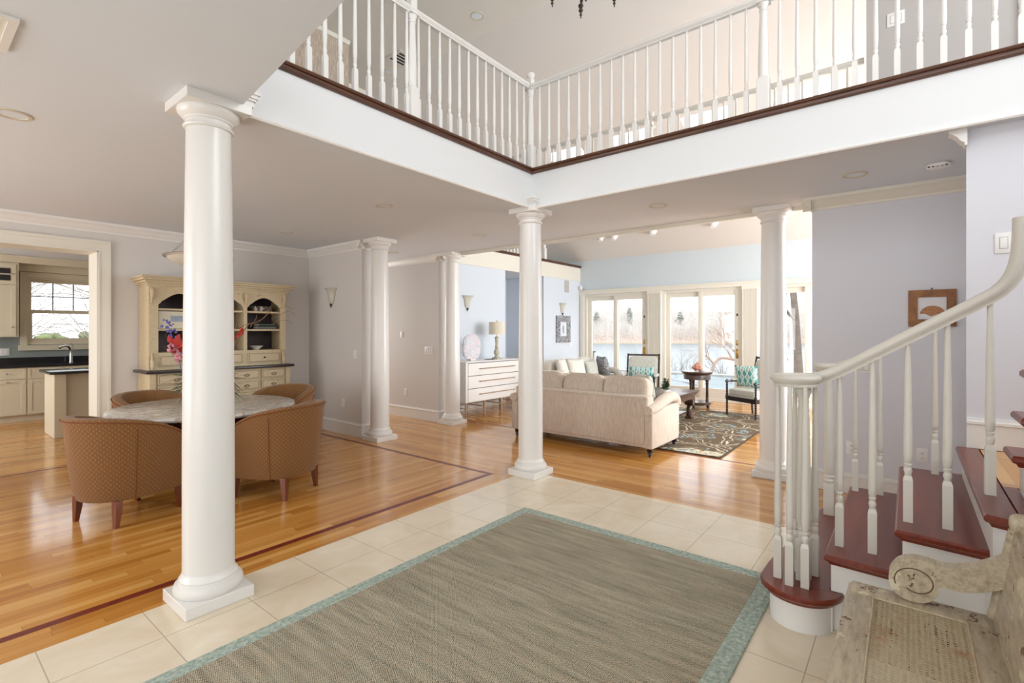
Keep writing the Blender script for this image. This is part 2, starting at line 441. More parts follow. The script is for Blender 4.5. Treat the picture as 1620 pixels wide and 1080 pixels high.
def tube(bm, pts, rad, seg=8, cap=True, sq=1.0):
    pts = [Vector(p) for p in pts]
    n = len(pts)
    rr = rad if isinstance(rad, (list, tuple)) else [rad]*n
    rings = []; prev = None
    for i, p in enumerate(pts):
        t = (pts[min(i+1, n-1)] - pts[max(i-1, 0)])
        t = t.normalized() if t.length > 1e-9 else Vector((0,0,1))
        if prev is None:
            up = Vector((0,0,1)) if abs(t.z) < 0.9 else Vector((1,0,0))
            a = t.cross(up).normalized()
        else:
            a = (prev - t*prev.dot(t)); a = a.normalized() if a.length > 1e-6 else t.orthogonal().normalized()
        prev = a; b = t.cross(a)
        rings.append([bm.verts.new(p + a*rr[i]*math.cos(2*PI*k/seg) + b*rr[i]*sq*math.sin(2*PI*k/seg)) for k in range(seg)])
    for r0, r1 in zip(rings, rings[1:]):
        for k in range(seg):
            j = (k+1) % seg
            bm.faces.new((r0[k], r0[j], r1[j], r1[k]))
    if cap:
        bm.faces.new(list(reversed(rings[0]))); bm.faces.new(rings[-1])
    return bm
def sweep(bm, prof, pts, up=(0,0,1), closed=False):
    """prof: list of (side, up) offsets; swept along pts with a fixed up reference"""
    pts = [Vector(p) for p in pts]; n = len(pts); rings = []
    prev_a = None
    for i, p in enumerate(pts):
        t = (pts[min(i+1, n-1)] - pts[max(i-1, 0)]).normalized()
        U = Vector(up)
        a = t.cross(U)
        if a.length < 0.15 and prev_a is not None: a = prev_a
        a = a.normalized(); prev_a = a
        b = a.cross(t).normalized()
        rings.append([bm.verts.new(p + a*s + b*u) for s, u in prof])
    m = len(prof)
    for r0, r1 in zip(rings, rings[1:]):
        for k in range(m):
            j = (k+1) % m
            bm.faces.new((r0[k], r0[j], r1[j], r1[k]))
    bm.faces.new(list(reversed(rings[0]))); bm.faces.new(rings[-1])
    return bm
def prism(bm, poly, a, b, axis='z'):
    """poly in the two other axes; extruded along axis from a to b"""
    def P(u, v, w):
        return {'z': (u, v, w), 'x': (w, u, v), 'y': (u, w, v)}[axis]
    lo = [bm.verts.new(P(u, v, a)) for u, v in poly]; hi = [bm.verts.new(P(u, v, b)) for u, v in poly]
    n = len(poly)
    bm.faces.new(list(reversed(lo))); bm.faces.new(hi)
    for i in range(n):
        j = (i+1) % n
        bm.faces.new((lo[i], lo[j], hi[j], hi[i]))
    return bm
def soft(bm, cx, cy, cz, sx, sy, sz, k=5, n=10, M4=None, bulge=0.0):
    """soft rounded block (superquadric), half sizes sx,sy,sz"""
    tmp = bmesh.new()
    bmesh.ops.create_cube(tmp, size=2)
    bmesh.ops.subdivide_edges(tmp, edges=tmp.edges[:], cuts=n, use_grid_fill=True)
    vmap = {}
    for v in tmp.verts:
        x, y, z = v.co
        d = (abs(x)**k + abs(y)**k + abs(z)**k) ** (1/k)
        p = Vector((x/d*sx, y/d*sy, z/d*sz))
        if bulge: 
            p.z *= 1 + bulge*(1-(x/d)**2)*(1-(y/d)**2)
        if M4 is not None: p = M4 @ p
        vmap[v] = bm.verts.new(p + Vector((cx, cy, cz)))
    for f in tmp.faces: bm.faces.new([vmap[v] for v in f.verts])
    tmp.free(); return bm
def pillow(bm, w, h, t, n=10, M4=None, off=(0,0,0)):
    """throw pillow in the xz plane, thickness along y"""
    O = Vector(off); g = {}
    for s in (1, -1):
        for i in range(n+1):
            for j in range(n+1):
                u = -1 + 2*i/n; v = -1 + 2*j/n
                if s == -1 and (i in (0, n) or j in (0, n)): g[(s,i,j)] = g[(1,i,j)]; continue
                th = t*0.5*((1-u**4)*(1-v**4))**0.6
                pin = 1 - 0.07*(1-u*u)*abs(v)**3 ; pin2 = 1 - 0.07*(1-v*v)*abs(u)**3
                p = Vector((u*w/2*pin2, s*th, v*h/2*pin))
                if M4 is not None: p = M4 @ p
                g[(s,i,j)] = bm.verts.new(p + O)
    for s in (1, -1):
        for i in range(n):
            for j in range(n):
                q = [g[(s,i,j)], g[(s,i+1,j)], g[(s,i+1,j+1)], g[(s,i,j+1)]]
                if s == 1: q.reverse()
                if len(set(q)) > 2:
                    bm.faces.new(q)
    return bm
def boxuv(me):
    uv = me.uv_layers.new(name='UVMap') if not me.uv_layers else me.uv_layers[0]
    for p in me.polygons:
        n = p.normal; ax = max(range(3), key=lambda i: abs(n[i]))
        for li in p.loop_indices:
            co = me.vertices[me.loops[li].vertex_index].co
            uv.data[li].uv = ((co.y, co.z), (co.x, co.z), (co.x, co.y))[ax]
def mk(name, bm, mat, parent=None, loc=None, smooth=35, uv=None, local=False, recalc=True):
    """one mesh object; bm is in world coordinates unless local"""
    if recalc: bmesh.ops.recalc_face_normals(bm, faces=bm.faces[:])
    if smooth:
        lim = math.radians(smooth)
        for f in bm.faces: f.smooth = True
        for e in bm.edges:
            if len(e.link_faces) != 2 or e.calc_face_angle(0) > lim: e.smooth = False
    me = bpy.data.meshes.new(name)
    off = None
    if parent is not None and not local: off = world_loc(parent)
    elif loc == 'base':
        xs = [v.co.x for v in bm.verts]; ys = [v.co.y for v in bm.verts]; zs = [v.co.z for v in bm.verts]
        off = Vector(((min(xs)+max(xs))/2, (min(ys)+max(ys))/2, min(zs)))
    if off is not None:
        bmesh.ops.translate(bm, verts=bm.verts[:], vec=-off)
    bm.to_mesh(me); bm.free()
    if uv: boxuv(me)
    me.materials.append(M[mat] if isinstance(mat, str) else mat)
    o = bpy.data.objects.new(name, me); C.objects.link(o)
    if parent is not None: o.parent = parent
    elif off is not None: o.location = off
    return o
def world_loc(o):
    v = Vector((0,0,0))
    while o is not None: v = v + o.location; o = o.parent
    return v
def tag(o, label, cat, group=None, kind=None):
    o['label'] = label; o['category'] = cat
    if group: o['group'] = group
    if kind: o['kind'] = kind
    return o
def thing(name, label, cat, loc=(0,0,0), rz=0.0, group=None):
    o = bpy.data.objects.new(name, None); C.objects.link(o)
    o.empty_display_size = 0.1
    o.location = loc; o.rotation_euler = (0, 0, rz)
    return tag(o, label, cat, group)
def struct(name, bm, mat, label=None, smooth=35):
    o = mk(name, bm, mat, smooth=smooth); o['kind'] = 'structure'
    if label: o['label'] = label
    return o
def kids(o): return [c for c in bpy.data.objects if c.parent == o]
def dup(root, loc, rz=None, label=None, group=None):
    r = root.copy(); C.objects.link(r); r.location = loc
    if rz is not None: r.rotation_euler = (0, 0, rz)
    if label: r['label'] = label
    if group: r['group'] = group
    for ch in kids(root):
        c = ch.copy(); C.objects.link(c); c.parent = r
        for g in kids(ch):
            d = g.copy(); C.objects.link(d); d.parent = c
    return r
FW = Vector((math.cos(YAW), math.sin(YAW), 0)); RT = Vector((math.sin(YAW), -math.cos(YAW), 0))

# ================================================================== STRUCTURE
H = 2.74
TOPZ = 3.10            # upper floor level
CZ = 5.65              # upper ceiling
XV, YV = 4.08, 3.0     # faces of the atrium void
XL = 1.22              # left edge of the void
def sbox(name, mat, *b, label=None):
    bm = BM(); box(bm, *b); return struct(name, bm, mat, label)
# floors (each a slab whose top is z = 0)
sbox('floor', 'tile', -2.5, 4.218, -3.0, 3.15, -0.1, 0, label='cream tiled foyer floor')
bm = BM(); box(bm, -2.5, 3.86, 3.42, 7.18, -0.1, 0); box(bm, -2.5, 4.218, 3.15, 3.365, -0.1, 0)
box(bm, -2.5, 4.10, 7.235, 7.70, -0.1, 0); box(bm, -2.5, 5.59, 7.70, 12.0, -0.1, 0)
struct('floor_dining', bm, 'oak_x', 'honey oak strip floor of the dining room')
bm = BM(); box(bm, 3.915, 4.218, 3.365, 7.235, -0.1, 0); box(bm, 4.218, 5.95, -3, 7.70, -0.1, 0); box(bm, 5.995, 10.9, -3, 9.6, -0.1, 0); box(bm, 5.59, 9.0, 9.6, 13, -0.1, 0)
box(bm, 5.95, 5.995, 6.3, 9.6, -0.1, 0); box(bm, 4.1,4.218,7.235,7.7,-0.1,0); box(bm, 5.59,5.95,7.7,9.6,-0.1,0)
struct('floor_living', bm, 'oak_y', 'honey oak strip floor of the hall and living room')
bm = BM(); box(bm, -2.5, 3.915, 3.365, 3.42, -0.1, 0); box(bm, 3.86, 3.915, 3.42, 7.235, -0.1, 0); box(bm, -2.5, 3.86, 7.18, 7.235, -0.1, 0); box(bm, 5.95, 5.995, -3, 6.3, -0.1, 0)
struct('floor_inlay', bm, 'inlay', 'dark red inlay line in the oak floors')
# upper floor slab = low ceiling
bm = BM(); box(bm, -2.5, XV, YV, 7.70, H, TOPZ); box(bm, XV, 5.75, -3.0, 9.6, H, TOPZ); prism(bm, [(-2.5, -3.0), (0.52, -3.0), (1.235, YV), (-2.5, YV)], H, TOPZ, 'z')
box(bm, 5.75, 10.9, 6.5, 9.6, H, TOPZ)
struct('ceiling', bm, 'ceil', 'white ceiling under the upper floor')
bm = BM(); box(bm, -2.5, 4.1, 7.70, 12.0, H, H+0.2); box(bm, 4.1, 9.0, 9.6, 13, H, H+0.2)
struct('ceiling_kitchen', bm, 'ceil', 'kitchen ceiling')
# upper ceiling: flat, then slope down to the lake wall
XB = 5.19; SL = (CZ - 3.25) / (10.9 - XB)
bm = BM(); box(bm, -2.5, XB, -3.0, 7.5, CZ, CZ+0.1)
struct('ceiling_upper', bm, 'ceilup', 'cream ceiling high over the atrium')
def slope_z(x): return CZ - (x - XB) * SL
# skylights in the slope: x range 7.0-7.9
SKY = [(0.75, 1.45), (2.0, 2.7), (3.2, 3.9), (4.45, 5.15)]
bm = BM()
def slab(x0, x1, y0, y1):
    z0, z1 = slope_z(x0), slope_z(x1)
    v = [bm.verts.new(p) for p in ((x0,y0,z0),(x1,y0,z1),(x1,y1,z1),(x0,y1,z0),(x0,y0,z0+.14),(x1,y0,z1+.14),(x1,y1,z1+.14),(x0,y1,z0+.14))]
    for q in ((0,3,2,1),(4,5,6,7),(0,1,5,4),(1,2,6,5),(2,3,7,6),(3,0,4,7)): bm.faces.new([v[i] for i in q])
SX0, SX1 = 7.45, 8.6
slab(XB, SX0, -3.0, 9.6); slab(SX1, 11.1, -3.0, 9.6)
yy = -3.0
for a, b in SKY: slab(SX0, SX1, yy, a); yy = b
slab(SX0, SX1, yy, 9.6)
struct('ceiling_sloped', bm, 'ceilpink', 'sloped living room ceiling')
for i, (a, b) in enumerate(SKY):
    bm = BM(); z0, z1 = slope_z(SX0) + .12, slope_z(SX1) + .12
    v = [bm.verts.new(p) for p in ((SX0,a,z0),(SX1,a,z1),(SX1,b,z1),(SX0,b,z0))]; bm.faces.new(v)
    struct('window_%d' % (5+i), bm, 'glass', 'skylight pane in the sloped ceiling', smooth=None)

# ---- fascias around the void
bm = BM(); box(bm, XL, XV, YV-0.012, YV, 2.735, 3.085)
struct('trim_1', bm, 'fascia', 'white fascia board over the dining side')
bm = BM(); box(bm, XV-0.012, XV, -3.0, YV-0.012, 2.735, 3.085)
struct('trim_2', bm, 'fascia', 'white fascia board over the hall side')
def bead(x0, y0, x1, y1, nx, ny, prof, mat, name, label=None, up0=0):
    """moulding along a wall from (x0,y0) to (x1,y1); (nx,ny) points into the room; prof (out,z)"""
    bm = BM(); a = []; 
    for (x, y) in ((x0, y0), (x1, y1)): a.append([bm.verts.new((x+nx*o, y+ny*o, z)) for o, z in prof])
    n = len(prof)
    for i in range(n):
        j = (i+1) % n; bm.faces.new((a[0][i], a[0][j], a[1][j], a[1][i]))
    bm.faces.new(a[0]); bm.faces.new(list(reversed(a[1])))
    return struct(name, bm, mat, label)
BEADP = [(0,2.718),(0.014,2.718),(0.02,2.727),(0.014,2.738),(0,2.742)]
NOSE = [(-0.10,3.10),(-0.10,3.128),(0.034,3.128),(0.04,3.118),(0.034,3.107),(0.022,3.104),(0.022,3.098),(0.03,3.093),(0.026,3.082),(0.014,3.074),(0,3.074),(0,3.10)]
N = 20
def tname(): 
    global N; N += 1; return 'trim_%d' % N
bead(XL, YV-.012, XV-.012, YV-.012, 0, -1, BEADP, 'white', tname()); bead(XV-.012, -3, XV-.012, YV-.012, -1, 0, BEADP, 'white', tname())
bead(XL, YV-.012, XV-.012+0.03, YV-.012, 0, -1, NOSE, 'walnut', 'trim_4', 'walnut nosing under the dining-side balustrade')
bead(XV-.012, -3, XV-.012, YV-.012, -1, 0, NOSE, 'walnut', 'trim_5', 'walnut nosing under the hall-side balustrade')
# living-side fascia of the gallery (plane y = 6.5)
bm = BM(); box(bm, 5.75, 10.9, 6.488, 6.5, 2.74, 3.10); struct('trim_6', bm, 'cream', 'cream fascia board of the living room gallery')
bead(5.75, 6.488, 10.9, 6.488, 0, -1, NOSE, 'walnut', tname())
bm = BM(); box(bm, 5.75, 5.762, -3.0, 6.5, 2.735, 3.10); struct('trim_7', bm, 'cream')
# edge bead under the hall ceiling towards the living room
bead(5.70, -0.3, 5.70, 6.0, -1, 0, [(0.0,2.74),(0.0,2.70),(-0.05,2.70),(-0.05,2.74)], 'cream', tname())

# ---- walls
def wall(name, mat, label, *boxes):
    bm = BM()
    for b in boxes: box(bm, *b)
    return struct(name, bm, mat, label)
# dining back wall with kitchen opening x 0.30..1.50
wall('wall_dining', 'dine', 'grey lavender dining room wall', (-2.5, 0.30, 7.35, 7.70, 0, H), (1.50, 4.10, 7.35, 7.70, 0, H), (0.30, 1.50, 7.35, 7.70, 2.41, H))
wall('wall_stub', 'dine', 'short dining room wall with the sconce', (4.10, 4.30, 5.95, 7.70, 0, H))
wall('wall_hall', 'dine', 'hall wall with the switches', (5.59, 5.81, 6.0, 7.55, 0, H), (5.59, 5.81, 7.55, 9.6, 2.2, H))
wall('wall_hall_far', 'dine', 'far hall wall', (4.1, 5.81, 9.5, 9.6, 0, H), (4.10, 4.30, 7.70, 9.6, 0, H))
wall('wall_study', 'blue', 'wall of the room beyond the hall', (7.3, 7.4, 7.7, 9.2, 0, H), (7.3, 7.4, 10.6, 13, 0, H), (7.3, 7.4, 9.2, 10.6, 0, 0.95), (7.3, 7.4, 9.2, 10.6, 2.15, H), (5.8, 7.3, 12.8, 12.9, 0, H))
wall('wall_living_left', 'blue', 'pale blue living room wall', (5.81, 7.92, 6.5, 7.7, 0, H), (9.30, 10.9, 6.5, 7.7, 0, H), (7.92, 9.30, 7.6, 7.7, 0, H))
# lake wall with three door openings
HB = 2.40
segs = [(-3.0, 0.65), (2.35, 2.66), (4.36, 4.69), (6.38, 7.7)]
wall('wall_lake', 'livblue', 'soft blue wall above the glass doors', *[(10.9, 11.1, a, b, 0, HB) for a, b in segs], (10.9, 11.1, -3.0, 7.7, HB, 3.30))
wall('wall_right', 'lav', 'pale lavender wall behind the staircase', (5.48, 5.70, -3.0, 0.714, 0, H))
bm = BM(); prism(bm, [(4.20, -3.0), (5.479, -3.0), (5.479, -0.385), (4.20, -0.285)], 0, H); struct('wall_stair', bm, 'lav', 'pale lavender wall beside the landing')
wall('wall_kitchen', 'teal', 'grey teal kitchen wall', (-2.5, 1.46, 11.95, 12.1, 0, H), (2.46, 5.7, 11.95, 12.1, 0, H), (1.46, 2.46, 11.95, 12.1, 0, 1.25), (1.46, 2.46, 11.95, 12.1, 2.43, H))
wall('wall_left', 'dine', 'left house wall', (-2.6, -2.5, -3.0, -2.2, 0, CZ), (-2.6, -2.5, 2.3, 3.8, 0, CZ), (-2.6, -2.5, 6.8, 8.4, 0, CZ), (-2.6, -2.5, 11.4, 12.1, 0, CZ),
     (-2.6, -2.5, -2.2, 2.3, 2.5, 3.4), (-2.6, -2.5, 3.8, 6.8, 2.5, 3.4), (-2.6, -2.5, 3.8, 6.8, 0, .5), (-2.6, -2.5, 8.4, 11.4, 2.5, CZ), (-2.6, -2.5, 8.4, 11.4, 0, .7), (-2.6, -2.5, 3.8, 6.8, 3.4, CZ), (-2.6, -2.5, -2.2, 2.3, 5.4, CZ), (-2.6,-2.5,-2.2,2.3,0,.3))
wall('wall_front', 'lav', 'front house wall behind the stairs', (-2.6, 1.3, -3.1, -3.0, 0, CZ), (4.5, 6.1, -3.1, -3.0, 0, CZ), (1.3, 4.5, -3.1, -3.0, 0, 3.2), (1.3, 4.5, -3.1, -3.0, 5.4, CZ),
     (6.1, 10.9, -3.1, -3.0, 0, .6), (6.1, 10.9, -3.1, -3.0, 3.1, 3.4), (6.1, 10.9, -3.1, -3.0, 4.7, CZ))
# upper floor walls
wall('wall_upper_paper', 'wallpaper', 'wall with beige grasscloth upstairs', (-2.5, 4.12, 6.3, 6.42, TOPZ, CZ))
wall('wall_upper_far', 'ceilup', 'far cream wall upstairs', (-2.5, 11.0, 7.4, 7.5, TOPZ, CZ))
wall('wall_upper_right', 'upgrey', 'grey upstairs wall with switches', (5.6, 5.72, -3.0, 0.30, TOPZ, CZ))

# ---- baseboards (out, z)
def basep(z0=0, h=0.185):
    return [(0,z0),(0.018,z0),(0.018,z0+h-.04),(0.026,z0+h-.035),(0.026,z0+h-.02),(0.014,z0+h-.012),(0.012,z0+h),(0,z0+h)]
def baseboard(name, *a, z0=0, mat='white', h=0.185): return bead(*a, basep(z0, h), mat, name)
baseboard('baseboard_dining', 1.62, 7.35, 4.10, 7.35, 0, -1, mat='cream')
baseboard('baseboard_stub', 4.10, 5.951, 4.10, 7.35, -1, 0); baseboard('baseboard_stub_end', 4.083, 5.95, 4.317, 5.95, 0, -1)
baseboard('baseboard_stub_hall', 4.30, 5.951, 4.30, 9.5, 1, 0)
baseboard('baseboard_hall', 5.59, 6.001, 5.59, 7.55, -1, 0); baseboard('baseboard_hall_end', 5.573, 6.0, 5.827, 6.0, 0, -1)
baseboard('baseboard_living', 5.81, 6.001, 5.81, 6.5, 1, 0); baseboard('baseboard_living_left', 5.82, 6.5, 7.92, 6.5, 0, -1)
baseboard('baseboard_living_corner', 9.30, 6.5, 10.9, 6.5, 0, -1)
baseboard('baseboard_right', 5.48, -0.37, 5.48, 0.713, -1, 0); baseboard('baseboard_right_end', 5.462, 0.714, 5.70, 0.714, 0, 1)
baseboard('baseboard_landing', 4.20, -3.0, 4.20, -0.2855, -1, 0, z0=0.758)
# ---- crowns
CR = [(0,2.625),(0.012,2.625),(0.014,2.645),(0.03,2.655),(0.045,2.68),(0.07,2.705),(0.085,2.712),(0.085,2.74),(0,2.74)]
bead(-2.5, 7.35, 4.10, 7.35, 0, -1, CR, 'white', tname()); bead(4.10, 5.87, 4.10, 7.35, -1, 0, CR, 'white', tname()); bead(4.02, 5.95, 4.38, 5.95, 0, -1, CR, 'white', tname())
bead(5.59, 5.92, 5.59, 7.55, -1, 0, CR, 'white', tname()); bead(5.51, 6.0, 5.89, 6.0, 0, -1, CR, 'white', tname()); bead(5.81, 5.92, 5.81, 6.5, 1, 0, CR, 'white', tname())
bead(5.48, -0.38, 5.48, 0.79, -1, 0, CR, 'cream', tname()); bead(5.40, 0.714, 5.75, 0.714, 0, 1, CR, 'cream', tname())
bead(-2.5, 7.4, 11.0, 7.4, 0, -1, [(0,5.57),(0.02,5.57),(0.06,5.63),(0.06,5.65),(0,5.65)], 'cream', tname())
bead(-2.5, 6.3, 4.12, 6.3, 0, -1, [(0,5.60),(0.02,5.60),(0.04,5.64),(0.04,5.65),(0,5.65)], 'cream', tname())
bead(4.12, -0.285, 4.215, -0.285, 0, 1, CR, 'white', tname())
# kitchen opening casing
def casing(x0, x1, z1, y, w=0.115, name='trim_8', label=None):
    bm = BM()
    for a, b in ((x0-w, x0), (x1, x1+w)):
        box(bm, a, b, y-.022, y, 0, z1+w); inner = b if a < x0 else a; outer = a if a < x0 else b
        s = 1 if outer > inner else -1
        box(bm, outer-s*.028, outer, y-.036, y-.021, 0, z1+w); box(bm, inner, inner+s*.018, y-.028, y-.021, 0, z1)
    box(bm, x0, x1, y-.022, y, z1, z1+w); box(bm, x0-w, x1+w, y-.038, y-.021, z1+w-.028, z1+w+.006); box(bm, x0, x1, y-.028, y-.021, z1, z1+.018)
    return struct(name, bm, 'cream', label)
casing(0.30, 1.50, 2.41, 7.35, label='cream casing of the kitchen opening')
bm = BM(); box(bm, 1.488, 1.50, 7.33, 7.71, 0, 2.41); box(bm, .3, .312, 7.33, 7.71, 0, 2.41); box(bm, .3, 1.5, 7.33, 7.71, 2.398, 2.41); struct('trim_9', bm, 'cream', 'cream jamb lining of the kitchen opening')
# ---- lake wall trim, pilasters, header
bm = BM(); box(bm, 10.855, 10.9, 0.4, 6.49, 2.40, 2.475); box(bm, 10.835, 10.9, 0.4, 6.5, 2.475, 2.505); box(bm, 10.87, 10.9, 6.37, 6.48, 0, 2.40)
struct('trim_10', bm, 'cream', 'cream header over the glass doors')
def pilaster(name, y0, y1):
    bm = BM(); box(bm, 10.875, 10.9, y0, y1, 0, 2.40)
    box(bm, 10.858, 10.876, y0, y0+.025, 0, 2.40); box(bm, 10.858, 10.876, y1-.025, y1, 0, 2.40)
    n = 9; w = (y1-y0-.07)/n
    for i in range(n):
        box(bm, 10.862, 10.876, y0+.035+i*w, y0+.035+i*w+w*.7, 0, 2.33)
    box(bm, 10.85, 10.876, y0-.01, y1+.01, 2.34, 2.40)
    return struct(name, bm, 'cream', 'fluted cream pilaster between glass doors')
pilaster('trim_11', 4.37, 4.68); pilaster('trim_12', 2.36, 2.65)
# ---- sliding glass doors
def slider(name, y0, y1, label):
    bm = BM()  # frame
    box(bm, 10.93, 11.08, y0, y0+.06, 0, 2.40); box(bm, 10.93, 11.08, y1-.06, y1, 0, 2.40); box(bm, 10.93, 11.08, y0+.06, y1-.06, 2.34, 2.40); box(bm, 10.93, 11.08, y0+.06, y1-.06, 0, 0.05)
    fr = struct(name, bm, 'cream', label)
    ym = (y0+y1)/2
    for k, (a, b, x) in enumerate(((y0+.06, ym+.05, 10.945), (ym-.05, y1-.06, 11.01))):
        bm = BM(); s = .10
        box(bm, x, x+.045, a, a+s, .05, 2.34, .004); box(bm, x, x+.045, b-s, b, .05, 2.34, .004)
        box(bm, x, x+.045, a+s, b-s, 2.24, 2.34); box(bm, x, x+.045, a+s, b-s, .05, .26)
        p = mk('door_panel', bm, 'cream', fr, local=True)
        bm = BM(); box(bm, x+.018, x+.026, a+s-.005, b-s+.005, .255, 2.245)
        mk('glass_pane', bm, 'glass', p, local=True)
        if k == 0:
            bm = BM(); hy = a+.045
            box(bm, x-.008, x, hy-.022, hy+.022, .92, 1.12, .003); box(bm, x-.008, x, hy-.018, hy+.018, 1.19, 1.29, .003)
            tube(bm, [(x-.008, hy, .94), (x-.04, hy+.008, .96), (x-.05, hy+.012, 1.02), (x-.04, hy+.008, 1.08), (x-.008, hy, 1.10)], .008, 8)
            tube(bm, [(x-.008, hy, 1.24), (x-.03, hy, 1.24)], .008, 8)
            mk('door_handle', bm, 'brass', p, local=True)
            bm = BM(); box(bm, x-.012, x, hy-.015, hy+.015, 1.80, 1.85, .003); mk('door_latch', bm, 'iron', p, local=True)
        else:
            bm = BM(); box(bm, x-.006, x, a+.035, a+.065, 1.18, 1.28, .003); mk('latch_plate', bm, 'brass', p, local=True)
    return fr
slider('door_1', 4.69, 6.38, 'cream framed sliding glass door nearest the left wall')
slider('door_2', 2.66, 4.36, 'cream framed sliding glass door in the middle')
slider('door_3', 0.65, 2.35, 'cream framed sliding glass door behind the right column')
# ---- kitchen window
bm = BM()
box(bm, 1.386, 1.475, 11.915, 11.95, 1.241, 2.42); box(bm, 2.445, 2.534, 11.915, 11.95, 1.241, 2.42); box(bm, 1.385, 2.535, 11.91, 11.95, 2.42, 2.51); box(bm, 1.37, 2.55, 11.89, 11.95, 1.15, 1.24)
box(bm, 1.461, 1.50, 11.951, 12.07, 1.251, 2.429); box(bm, 2.42, 2.459, 11.951, 12.07, 1.251, 2.429); box(bm, 1.50, 2.42, 11.951, 12.07, 2.39, 2.43); box(bm, 1.50, 2.42, 11.951, 12.07, 1.25, 1.29)
kw = struct('window_1', bm, 'kit', 'double-hung kitchen window over the sink')
bm = BM(); box(bm, 1.501, 1.545, 11.97, 12.0, 1.291, 1.85); box(bm, 2.375, 2.419, 11.97, 12.0, 1.291, 1.85); box(bm, 1.545, 2.375, 11.971, 12.0, 1.29, 1.36); box(bm, 1.545, 2.375, 11.971, 12.0, 1.80, 1.85)
mk('lower_sash', bm, 'kit', kw, local=True)
bm = BM(); box(bm, 1.501, 1.54, 12.01, 12.04, 1.81, 2.389); box(bm, 2.38, 2.419, 12.01, 12.04, 1.81, 2.389); box(bm, 1.54, 2.38, 12.011, 12.04, 2.34, 2.389); box(bm, 1.54, 2.38, 12.011, 12.04, 1.81, 1.86)
mk('upper_sash', bm, 'kit', kw, local=True)
bm = BM()
for i in (1, 2): box(bm, 1.54+.84*i/3-.007, 1.54+.84*i/3+.007, 12.012, 12.03, 1.86, 2.34)
box(bm, 1.54, 2.38, 12.013, 12.029, 2.093, 2.107); mk('muntins', bm, 'bronze', kw, local=True)
bm = BM(); box(bm, 1.54, 2.38, 11.98, 11.986, 1.36, 1.80); box(bm, 1.54, 2.38, 12.02, 12.024, 1.86, 2.34); mk('glass_pane', bm, 'glass', kw, local=True)
# study window
bm = BM(); box(bm, 7.28, 7.38, 9.15, 9.22, .9, 2.2); box(bm, 7.28, 7.38, 10.58, 10.65, .9, 2.2); box(bm, 7.28, 7.38, 9.2, 10.6, 2.13, 2.2); box(bm, 7.26, 7.38, 9.2, 10.6, .88, .95)
struct('window_2', bm, 'white', 'window of the room beyond the hall')
# unseen windows, added as light openings behind and beside the camera
def bigwin(name, axis, p, a0, a1, z0, z1, nm):
    bm = BM(); t = .05
    def B(u0, u1, w0, w1):
        if axis == 'x': box(bm, p-.04, p+.04, u0, u1, w0, w1)
        else: box(bm, u0, u1, p-.04, p+.04, w0, w1)
    B(a0, a0+t, z0, z1); B(a1-t, a1, z0, z1); B(a0, a1, z0, z0+t); B(a0, a1, z1-t, z1)
    for i in range(1, nm): u = a0 + (a1-a0)*i/nm; B(u-.02, u+.02, z0, z1)
    return struct(name, bm, 'white')
bigwin('window_3', 'x', -2.55, -2.2, 2.3, .3, 2.5, 4); bigwin('window_4', 'y', -3.05, 1.3, 4.5, 3.2, 5.4, 3)
bigwin('window_9', 'x', -2.55, 3.8, 6.8, .5, 2.5, 3); bigwin('window_10', 'x', -2.55, -2.2, 2.3, 3.4, 5.4, 4); bigwin('window_11', 'y', -3.05, 6.1, 10.9, .6, 3.1, 4)

# ================================================================== COLUMNS
def column(x, y, label):
    t = thing('column', label, 'column', (x, y, 0), group='tall white columns')
    bm = BM(); box(bm, x-.17, x+.17, y-.17, y+.17, 0, .062, .003, 1); mk('plinth', bm, 'column', t)
    bm = BM(); lathe(bm, [(.158,.062),(.168,.074),(.170,.095),(.163,.112),(.150,.120),(.148,.128),(.142,.132),(.1435,.141),(.138,.150),(.131,.158),(.127,.175)], x, y, 0, 48); mk('base_moulding', bm, 'column', t)
    pr = []
    for i in range(13):
        u = i/12; z = .17 + u*(2.60-.17); r = .1265 - .0175*max(0, (u-.25)/.75)**1.4; pr.append((r, z))
    bm = BM(); lathe(bm, pr, x, y, 0, 48); mk('shaft', bm, 'column', t)
    bm = BM(); lathe(bm, [(.1092,2.585),(.120,2.59),(.124,2.598),(.120,2.606),(.111,2.609),(.111,2.628),(.118,2.632),(.120,2.640),(.134,2.650),(.148,2.668),(.152,2.682),(.150,2.69)], x, y, 0, 48); mk('capital', bm, 'column', t)
    bm = BM(); box(bm, x-.162, x+.162, y-.162, y+.162, 2.69, H, .002, 1); mk('abacus', bm, 'column', t)
    return t
ca = column(1.105, 3.04, 'nearest and largest white round column, at the left beside the dining table')
cb = column(4.155, 3.07, 'white round column in the middle, at the corner of the tiled floor')
column(4.19, 5.665, 'white round column at the end of the short dining room wall')
column(5.655, 5.75, 'white round column between the hall wall and the white dresser')
column(5.65, 1.08, 'white round column on the right, behind the stair railing')
# crown returns of the capitals on the fascia
def capcrown(root, x0, x1, y0, y1, sx):
    bm = BM()
    for k, (o, za, zb) in enumerate(((-.006, 2.742, 2.772), (.004, 2.772, 2.786), (.012, 2.786, 2.806), (.020, 2.806, 2.828), (.010, 2.828, 2.842))):
        box(bm, x0-o*sx, x1+o, y0-o, y1, za, zb)
    return mk('crown_block', bm, 'column', root)
capcrown(ca, XL-.01, 1.285, 2.878, YV-.013, 0)
capcrown(cb, 4.0, XV-.013, 2.915, YV-.013, 1)

